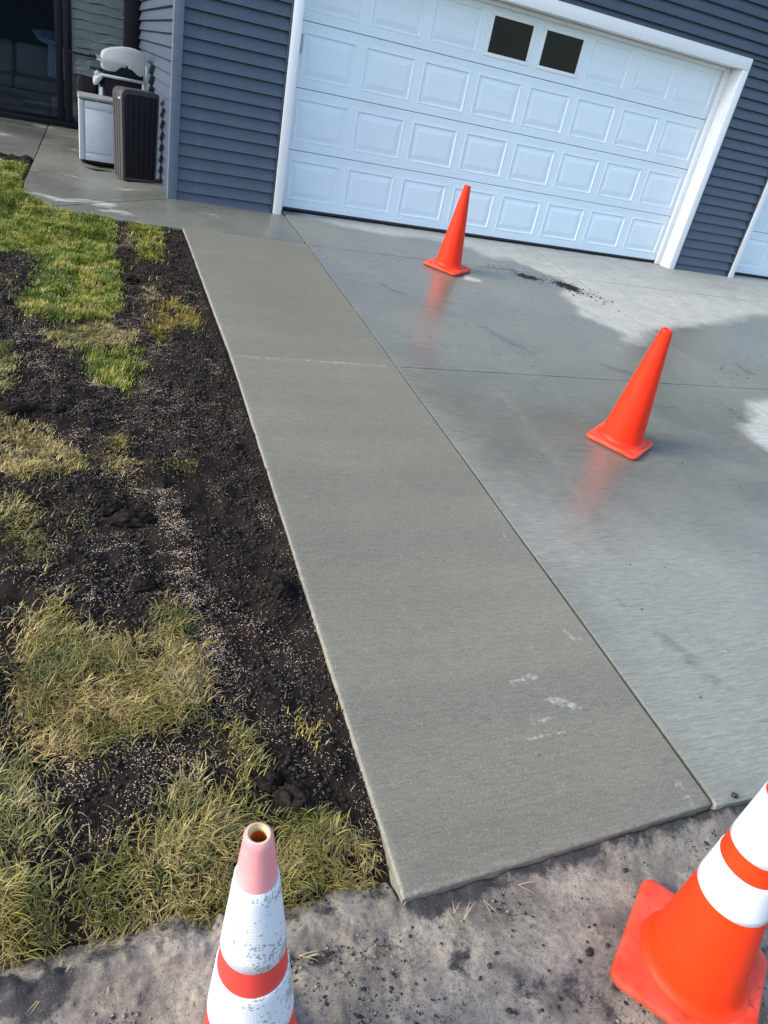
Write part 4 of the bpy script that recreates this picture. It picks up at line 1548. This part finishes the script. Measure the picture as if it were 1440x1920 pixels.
# grass patches: photograph outlines laid on the ground: (outline, kind, density 0..1, blade length)
PATCH = [
    ([(-60, 296), (0, 297), (45, 306), (40, 352), (66, 376), (120, 394), (205, 407), (216, 425), (212, 470), (222, 500), (230, 540), (222, 588), (190, 606), (120, 604), (50, 600), (28, 580), (58, 542), (70, 500), (40, 474), (-60, 484)], 'green', 1.0, 0.045),
    ([(236, 424), (300, 420), (306, 450), (304, 502), (266, 495), (250, 455)], 'lime', 0.6, 0.045),
    ([(166, 656), (262, 654), (268, 690), (240, 735), (195, 722), (155, 690)], 'green', 0.9, 0.06),
    ([(72, 622), (150, 612), (200, 608), (255, 622), (242, 655), (150, 662), (100, 650)], 'faded', 0.7, 0.06),
    ([(285, 582), (330, 564), (372, 598), (366, 622), (325, 618), (300, 640), (280, 622)], 'gold', 0.8, 0.06),
    ([(262, 545), (296, 528), (300, 562), (275, 578)], 'faded', 0.6, 0.05),
    ([(-60, 640), (22, 655), (26, 700), (20, 736), (-60, 740)], 'faded', 0.8, 0.06),
    ([(-60, 780), (0, 790), (50, 795), (95, 812), (140, 848), (168, 872), (150, 890), (110, 898), (40, 905), (-60, 880)], 'straw', 0.85, 0.06),
    ([(18, 870), (55, 872), (55, 910), (25, 912)], 'gold', 0.6, 0.05),
    ([(198, 838), (225, 822), (250, 840), (262, 870), (240, 895), (196, 890)], 'olive', 0.8, 0.055),
    ([(310, 880), (345, 866), (370, 874), (345, 892)], 'gold', 0.5, 0.04),
    ([(230, 915), (275, 908), (280, 930), (235, 935)], 'straw', 0.4, 0.04),
    ([(-60, 940), (0, 945), (75, 935), (90, 960), (62, 1000), (80, 1040), (60, 1062), (0, 1012), (-60, 1000)], 'olive', 0.6, 0.06),
    ([(45, 1015), (85, 1008), (92, 1060), (55, 1082)], 'olive', 0.7, 0.05),
    ([(128, 970), (170, 965), (165, 1000), (135, 1000)], 'faded', 0.4, 0.05),
    ([(28, 1200), (60, 1150), (105, 1140), (132, 1182), (175, 1192), (202, 1186), (240, 1212), (285, 1202), (290, 1150), (312, 1132), (346, 1152), (362, 1200), (392, 1260), (396, 1310), (382, 1350), (350, 1372), (300, 1390), (250, 1400), (195, 1428), (150, 1442), (60, 1440), (20, 1400), (14, 1300)], 'straw', 1.0, 0.075),
    ([(95, 1150), (120, 1135), (110, 1195), (80, 1200)], 'olive', 0.8, 0.07),
    ([(400, 1372), (440, 1366), (486, 1392), (490, 1460), (470, 1500), (440, 1500), (455, 1450), (420, 1410)], 'olive', 0.8, 0.07),
    ([(345, 1440), (390, 1410), (400, 1470), (380, 1520), (310, 1530)], 'faded', 0.7, 0.075),
    ([(220, 1590), (262, 1558), (310, 1530), (380, 1508), (440, 1505), (480, 1530), (500, 1560), (525, 1542), (572, 1522), (640, 1540), (680, 1580), (702, 1622), (690, 1660), (640, 1686), (560, 1698), (480, 1690), (400, 1718), (330, 1756), (250, 1776), (172, 1764), (136, 1700), (152, 1640)], 'olive', 1.0, 0.08),
    ([(530, 1548), (572, 1530), (590, 1560), (545, 1580)], 'green', 0.5, 0.06),
    ([(-80, 1440), (0, 1430), (50, 1440), (42, 1482), (100, 1500), (130, 1530), (112, 1590), (62, 1600), (-80, 1610)], 'faded', 0.8, 0.08),
    ([(-80, 1385), (10, 1395), (25, 1450), (-80, 1460)], 'olive', 0.9, 0.075),
    ([(-80, 1640), (60, 1640), (110, 1690), (120, 1740), (80, 1790), (30, 1818), (-80, 1800)], 'olive', 1.0, 0.09),
    ([(-80, 1650), (40, 1650), (50, 1720), (-80, 1740)], 'lime', 0.7, 0.09),
    ([(550, 1350), (574, 1346), (600, 1398), (582, 1412), (556, 1382)], 'gold', 0.6, 0.05),
    ([(105, 1128), (160, 1120), (212, 1140), (150, 1156)], 'deadlit', 0.35, 0.05),
    ([(-60, 500), (20, 520), (30, 545), (-60, 560)], 'faded', 0.25, 0.05),
    ([(0, 400), (60, 410), (60, 440), (0, 440)], 'green', 0.6, 0.05),
]
PAL = {'green': [((0.125, 0.185, 0.012), 0.48), ((0.235, 0.275, 0.022), 0.37), ((0.42, 0.36, 0.11), 0.15)],
       'lime': [((0.225, 0.255, 0.020), 0.55), ((0.34, 0.31, 0.045), 0.3), ((0.38, 0.32, 0.13), 0.15)],
       'faded': [((0.165, 0.175, 0.045), 0.4), ((0.27, 0.25, 0.09), 0.35), ((0.47, 0.385, 0.20), 0.25)],
       'gold': [((0.30, 0.24, 0.040), 0.45), ((0.42, 0.32, 0.085), 0.35), ((0.17, 0.18, 0.026), 0.2)],
       'straw': [((0.46, 0.36, 0.17), 0.45), ((0.27, 0.22, 0.065), 0.32), ((0.15, 0.16, 0.042), 0.23)],
       'olive': [((0.15, 0.155, 0.034), 0.36), ((0.26, 0.22, 0.062), 0.30), ((0.42, 0.335, 0.155), 0.26), ((0.06, 0.10, 0.020), 0.08)],
       'deadlit': [((0.42, 0.34, 0.20), 1.0)]}
r0_ = np.random.default_rng(5)
blades = {'green': [], 'dry': []}
cover = []
for pi, (pts, kd, dens, blen) in enumerate(PATCH):
    poly = [tuple(spot(px, py, 0.085, -0.04, None if py > 330 else -0.05)[:2]) for px, py in pts]
    cover.append(poly)
    a = np.array(poly)
    x0, y0 = a.min(0) - 0.09
    x1, y1 = a.max(0) + 0.09
    area = (x1 - x0) * (y1 - y0)
    far = np.clip((-2.0 - a[:, 1].mean()) / 4.0, 0, 1)
    nb = int(area * dens * (52000 - 8000 * far))
    x = r0_.random(nb) * (x1 - x0) + x0
    y = r0_.random(nb) * (y1 - y0) + y0
    d = sdist(x, y, poly)
    nn = fbm(x, y, 6, 3, pi) * 0.05 + fbm(x, y, 30, 2, pi + 2) * 0.03
    clump = fbm(x, y, 16, 3, pi + 4)
    keep = (d < nn - 0.085 * r0_.random(nb) ** 1.5) & (clump > -0.22 - 0.25 * (dens > .9)) & (x < -1.115) & (sdist(x, y, walk_poly) > 0.012)
    keep |= (r0_.random(nb) < 0.14 * np.exp(-np.maximum(d, 0) / 0.022)) & (x < -1.13) & (sdist(x, y, walk_poly) > 0.03)
    x, y, d = x[keep], y[keep], d[keep]
    blades['green' if kd in ('green', 'lime') else 'dry'].append((x, y, kd, blen, pi))


def grass(name, groups, mat, seed, segs=3):
    r = np.random.default_rng(seed)
    VV, CC, n_all = [], [], 0
    for x, y, kd, blen, pi in groups:
        n = len(x)
        if not n:
            continue
        z = soil_h(x, y) - 0.004
        z = np.where(y > -0.9, np.maximum(z, gz(x, y) - 0.035), z)
        L = blen * (0.25 + 0.66 * r.random(n)) * (1 + 0.5 * fbm(x, y, 9, 2, pi))
        # clumps lean together, blades fan a little
        a0 = 2 * np.pi * (1.4 * fbm(x, y, 5, 2, pi + 1) + 0.15) - 1.6
        ang = a0 + (r.random(n) - 0.5) * 4.8
        lean = np.clip(0.35 + 0.75 * r.random(n) + (0.55 if kd not in ('green', 'lime') else 0.05), 0.2, 1.45)
        droop = (0.3 + 1.1 * r.random(n)) * (1.0 if kd not in ('green', 'lime') else 0.6)
        wd = (0.0009 + 0.0010 * r.random(n)) * (1.15 if kd in ('green', 'lime') else 1.0)
        cols = np.array([c for c, _ in PAL[kd]])
        pr = np.array([w for _, w in PAL[kd]])
        # nearby blades tend to the same shade
        q = np.clip(0.5 + 0.9 * fbm(x, y, 7, 2, pi + 3) + 0.42 * (r.random(n) - 0.5), 0, 0.9999)
        ci = np.searchsorted(np.cumsum(pr / pr.sum()), q)
        col = cols[np.clip(ci, 0, len(cols) - 1)] * (0.48 + 1.25 * r.random((n, 1)) ** 1.3) * np.array((0.92, 0.88, 0.72)) * (1.12 if kd in ('green', 'lime') else 1.0)
        dx, dy = np.cos(ang), np.sin(ang)
        sx, sy = -dy, dx
        px, py, pz = x.copy(), y.copy(), z.copy()
        th = lean * (1.0 if kd == 'deadlit' else 0.35)
        rows = []
        for s in range(segs + 1):
            w = wd * (1 - (s / segs) ** 1.6) + 0.0002
            rows.append((np.stack([px - sx * w, py - sy * w, pz], -1), np.stack([px + sx * w, py + sy * w, pz], -1)))
            st = L / segs
            px = px + dx * np.sin(th) * st
            py = py + dy * np.sin(th) * st
            pz = pz + np.cos(th) * st
            pz = np.maximum(pz, z + 0.006)
            th = th + (lean * 0.65 + droop) / segs
        V = np.stack([q_ for row in rows for q_ in row], 1)
        VV.append(V)
        C = np.repeat(col[:, None, :], 2 * (segs + 1), 1)
        tipf = (np.repeat(np.arange(segs + 1), 2) / segs)[None, :, None]
        dead = np.array((0.36, 0.28, 0.15))
        tipmix = (r.random(n)[:, None, None] < 0.35) * tipf ** 2 * 0.6
        CC.append(C * (1 - tipmix) + dead * tipmix)
        n_all += n
    V = np.concatenate(VV)
    C = np.concatenate(CC)
    m = 2 * (segs + 1)
    Q = np.array([(2 * s, 2 * s + 1, 2 * s + 3, 2 * s + 2) for s in range(segs)])
    F = (Q[None] + (np.arange(n_all) * m)[:, None, None]).reshape(-1, 4)
    o = kind(big_mesh(name, V.reshape(-1, 3), F, mat, attrs={'tint': C.reshape(-1, 3)}, smooth=True), 'stuff')
    print(name, n_all, 'blades')
    return o


grass('green_grass', blades['green'], M['green'], 31)
grass('dry_grass', blades['dry'], M['dry'], 32)

# loose straw on the bare soil
x, y = rand_region(5200, 41)
near_g = np.min([np.maximum(sdist(x, y, q), 0) for q in cover], 0)
k = (np.random.default_rng(42).random(len(x)) < 0.05 + 0.5 * np.exp(-near_g / 0.05)) & (sdist(x, y, walk_poly) > 0.01)
x, y = x[k], y[k]
grass('loose_straw', [(x, y, 'deadlit', 0.035, 3)], M['dry'], 43, 2)

# a few straws on the mud by the slab corner and at the lower left
r_ = np.random.default_rng(44)
pts = [street_spot(*p) for p in ((850, 1715), (868, 1728), (838, 1712), (970, 1662), (905, 1690), (100, 1850), (120, 1835), (90, 1862), (205, 1840), (560, 1795), (575, 1797))]
V, F, C = [], [], []
for p in pts:
    a = r_.random() * 6.28
    L = 0.025 + 0.045 * r_.random()
    for q in range(2):
        a2 = a + (r_.random() - .5) * 1.2
        d = Vector((math.cos(a2), math.sin(a2), 0.10))
        n_ = Vector((-d.y, d.x, 0)) * 0.0011
        o_ = Vector((p.x, p.y, float(street_z(p.x, p.y)) + 0.008))
        k = len(V)
        V += [o_ + n_, o_ - n_, o_ + d * L * .5 + n_ + Vector((0, 0, .004)), o_ + d * L * .5 - n_ + Vector((0, 0, .004)), o_ + d * L]
        F += [(k, k + 1, k + 3, k + 2), (k + 2, k + 3, k + 4, k + 4)]
        C += [(0.46, 0.36, 0.19)] * 5
F3 = [f_[:3] for f_ in F if f_[2] == f_[3]] + [t_ for f_ in F if f_[2] != f_[3] for t_ in ((f_[0], f_[1], f_[2]), (f_[0], f_[2], f_[3]))]
kind(big_mesh('straw_wisps', np.array([tuple(v_) for v_ in V]), np.array(F3), M['dry'], attrs={'tint': np.array(C)}), 'stuff')

# soil crumbs
x, y = rand_region(80000, 51)
cn = fbm(x, y, 5, 3, 2)
k = cn + 0.35 * r0_.random(len(x)) > 0.0
x, y = x[k], y[k]
k = sdist(x, y, walk_poly) > 0.01
x, y = x[k], y[k]
sz = 0.004 + 0.017 * np.random.default_rng(3).random(len(x)) ** 3.5
tint = np.array((0.023, 0.0175, 0.0145)) * (0.4 + 1.4 * np.random.default_rng(4).random((len(x), 1)))
scatter_mesh('soil_crumbs', np.column_stack([x, y, soil_h(x, y)]), sz, mat_blade('crumb', 0.85), 1.15, 0.8, 52, tint)

# grass seed, thick in streaks
STREAK = [([(300, 925), (330, 1000), (345, 1080), (385, 1180), (410, 1260)], 0.06, 1.0), ([(70, 670), (95, 700)], 0.06, 0.9), ([(160, 715), (210, 735)], 0.05, 0.8), ([(215, 600), (250, 615)], 0.06, 0.8),
          ([(235, 440), (250, 470)], 0.06, 0.7), ([(270, 730), (320, 740)], 0.08, 0.6), ([(400, 1210), (430, 1260), (420, 1300)], 0.06, 0.6), ([(490, 950), (500, 985)], 0.03, 0.8), ([(395, 680), (405, 700)], 0.03, 0.7),
          ([(250, 690), (300, 650)], 0.08, 0.6), ([(230, 900), (290, 940)], 0.05, 0.7), ([(100, 1110), (200, 1130)], 0.04, 0.5), ([(230, 1400), (330, 1420), (280, 1480)], 0.07, 0.5), ([(360, 1560), (200, 1560)], 0.06, 0.35),
          ([(480, 1180), (540, 1230)], 0.08, 0.35), ([(90, 415), (120, 425)], 0.06, 0.5), ([(30, 600), (60, 640)], 0.08, 0.5)]
x, y = rand_region(480000, 61)
p = 0.05 + 0.55 * np.clip(fbm(x, y, 2.6, 4, 6) + 0.02, 0, 1)
p = p * np.clip(0.15 + 2.2 * (fbm(x, y, 14, 3, 1) + 0.25), 0.03, 1.5)
for pts, w, a in STREAK:
    dd = sdist(x, y, [tuple(spot(px, py, .085, -.04, None)[:2]) for px, py in pts], False)
    p = np.maximum(p, a * np.exp(-(dd / w) ** 2) * np.clip(0.75 + 2.0 * (fbm(x, y, 20, 2, 3) + 0.1), 0.15, 1))
k = (r0_.random(len(x)) < p) & (sdist(x, y, walk_poly) > 0.0)
x, y = x[k], y[k]
sz = 0.0015 + 0.0012 * np.random.default_rng(5).random(len(x))
tint = np.array((0.82, 0.61, 0.43)) * (0.40 + 0.85 * np.random.default_rng(6).random((len(x), 1)))
tet = (np.array([(1, 0, 0), (-1, 0, 0), (0, .9, .2), (0, -.9, .2), (0, 0, .8)], float), np.array([(0, 2, 4), (2, 1, 4), (1, 3, 4), (3, 0, 4)]))
scatter_mesh('grass_seed', np.column_stack([x, y, soil_h(x, y) + 0.003]), sz, mat_blade('seed', 0.6), 2.6, 0.7, 62, tint, 0.4, tet)
print('seed', len(x))

# grit on the mud in front
r = np.random.default_rng(71)
x = r.random(46000) * 2.6 - 2.4
y = -6.72 - r.random(46000) ** 1.2 * 0.75
k = r.random(len(x)) < np.clip(0.30 + 1.3 * fbm(x, y, 7, 3, 4), 0.05, 1)
x, y = x[k], y[k]
sz = 0.0016 + 0.009 * r.random(len(x)) ** 5
tint = np.where(r.random((len(x), 1)) < 0.45, np.array((0.024, 0.021, 0.02)), np.array((0.24, 0.20, 0.16))) * (0.6 + 0.7 * r.random((len(x), 1)))
scatter_mesh('mud_grit', np.column_stack([x, y, street_z(x, y) + 0.001]), sz, mat_blade('grit', 0.7), 1.2, 0.8, 72, tint)

# dirt dropped on the driveway: a smear of crumbs by the dry patch and odd specks
r = np.random.default_rng(81)
xs, ys, ss = [], [], []
for pts, n, w, smax in (([(975, 516), (1010, 524)], 700, 0.035, 0.012), ([(1050, 532), (1078, 542)], 900, 0.045, 0.016), ([(1090, 545), (1130, 568)], 120, 0.09, 0.02), ([(1000, 520), (1080, 540)], 260, 0.10, 0.010),
                        ([(920, 500), (980, 515)], 120, 0.07, 0.008), ([(905, 660), (1000, 690)], 60, 0.15, 0.008), ([(1340, 690), (1400, 700)], 70, 0.10, 0.012)):
    a, b = spot(*pts[0]), spot(*pts[1])
    t = r.random(n)
    xs.append(a.x + (b.x - a.x) * t + r.normal(0, w, n))
    ys.append(a.y + (b.y - a.y) * t + r.normal(0, w, n))
    ss.append(0.003 + smax * r.random(n) ** 3)
xs.append(r.random(500) * 4.2)
ys.append(-0.4 - r.random(500) * 6.2)
ss.append(0.002 + 0.008 * r.random(500) ** 4)
xs.append(r.random(260) * -1.05)
ys.append(-1.2 - r.random(260) * 5.4)
ss.append(0.0015 + 0.004 * r.random(260) ** 4)
x, y, sz = np.concatenate(xs), np.concatenate(ys), np.concatenate(ss)
tint = np.array((0.016, 0.014, 0.014)) * (0.6 + 0.9 * r.random((len(x), 1)))
scatter_mesh('spilled_dirt', np.column_stack([x, y, gz(x, y)]), sz, bpy.data.materials['grit'], 1.3, 0.7, 82, tint)
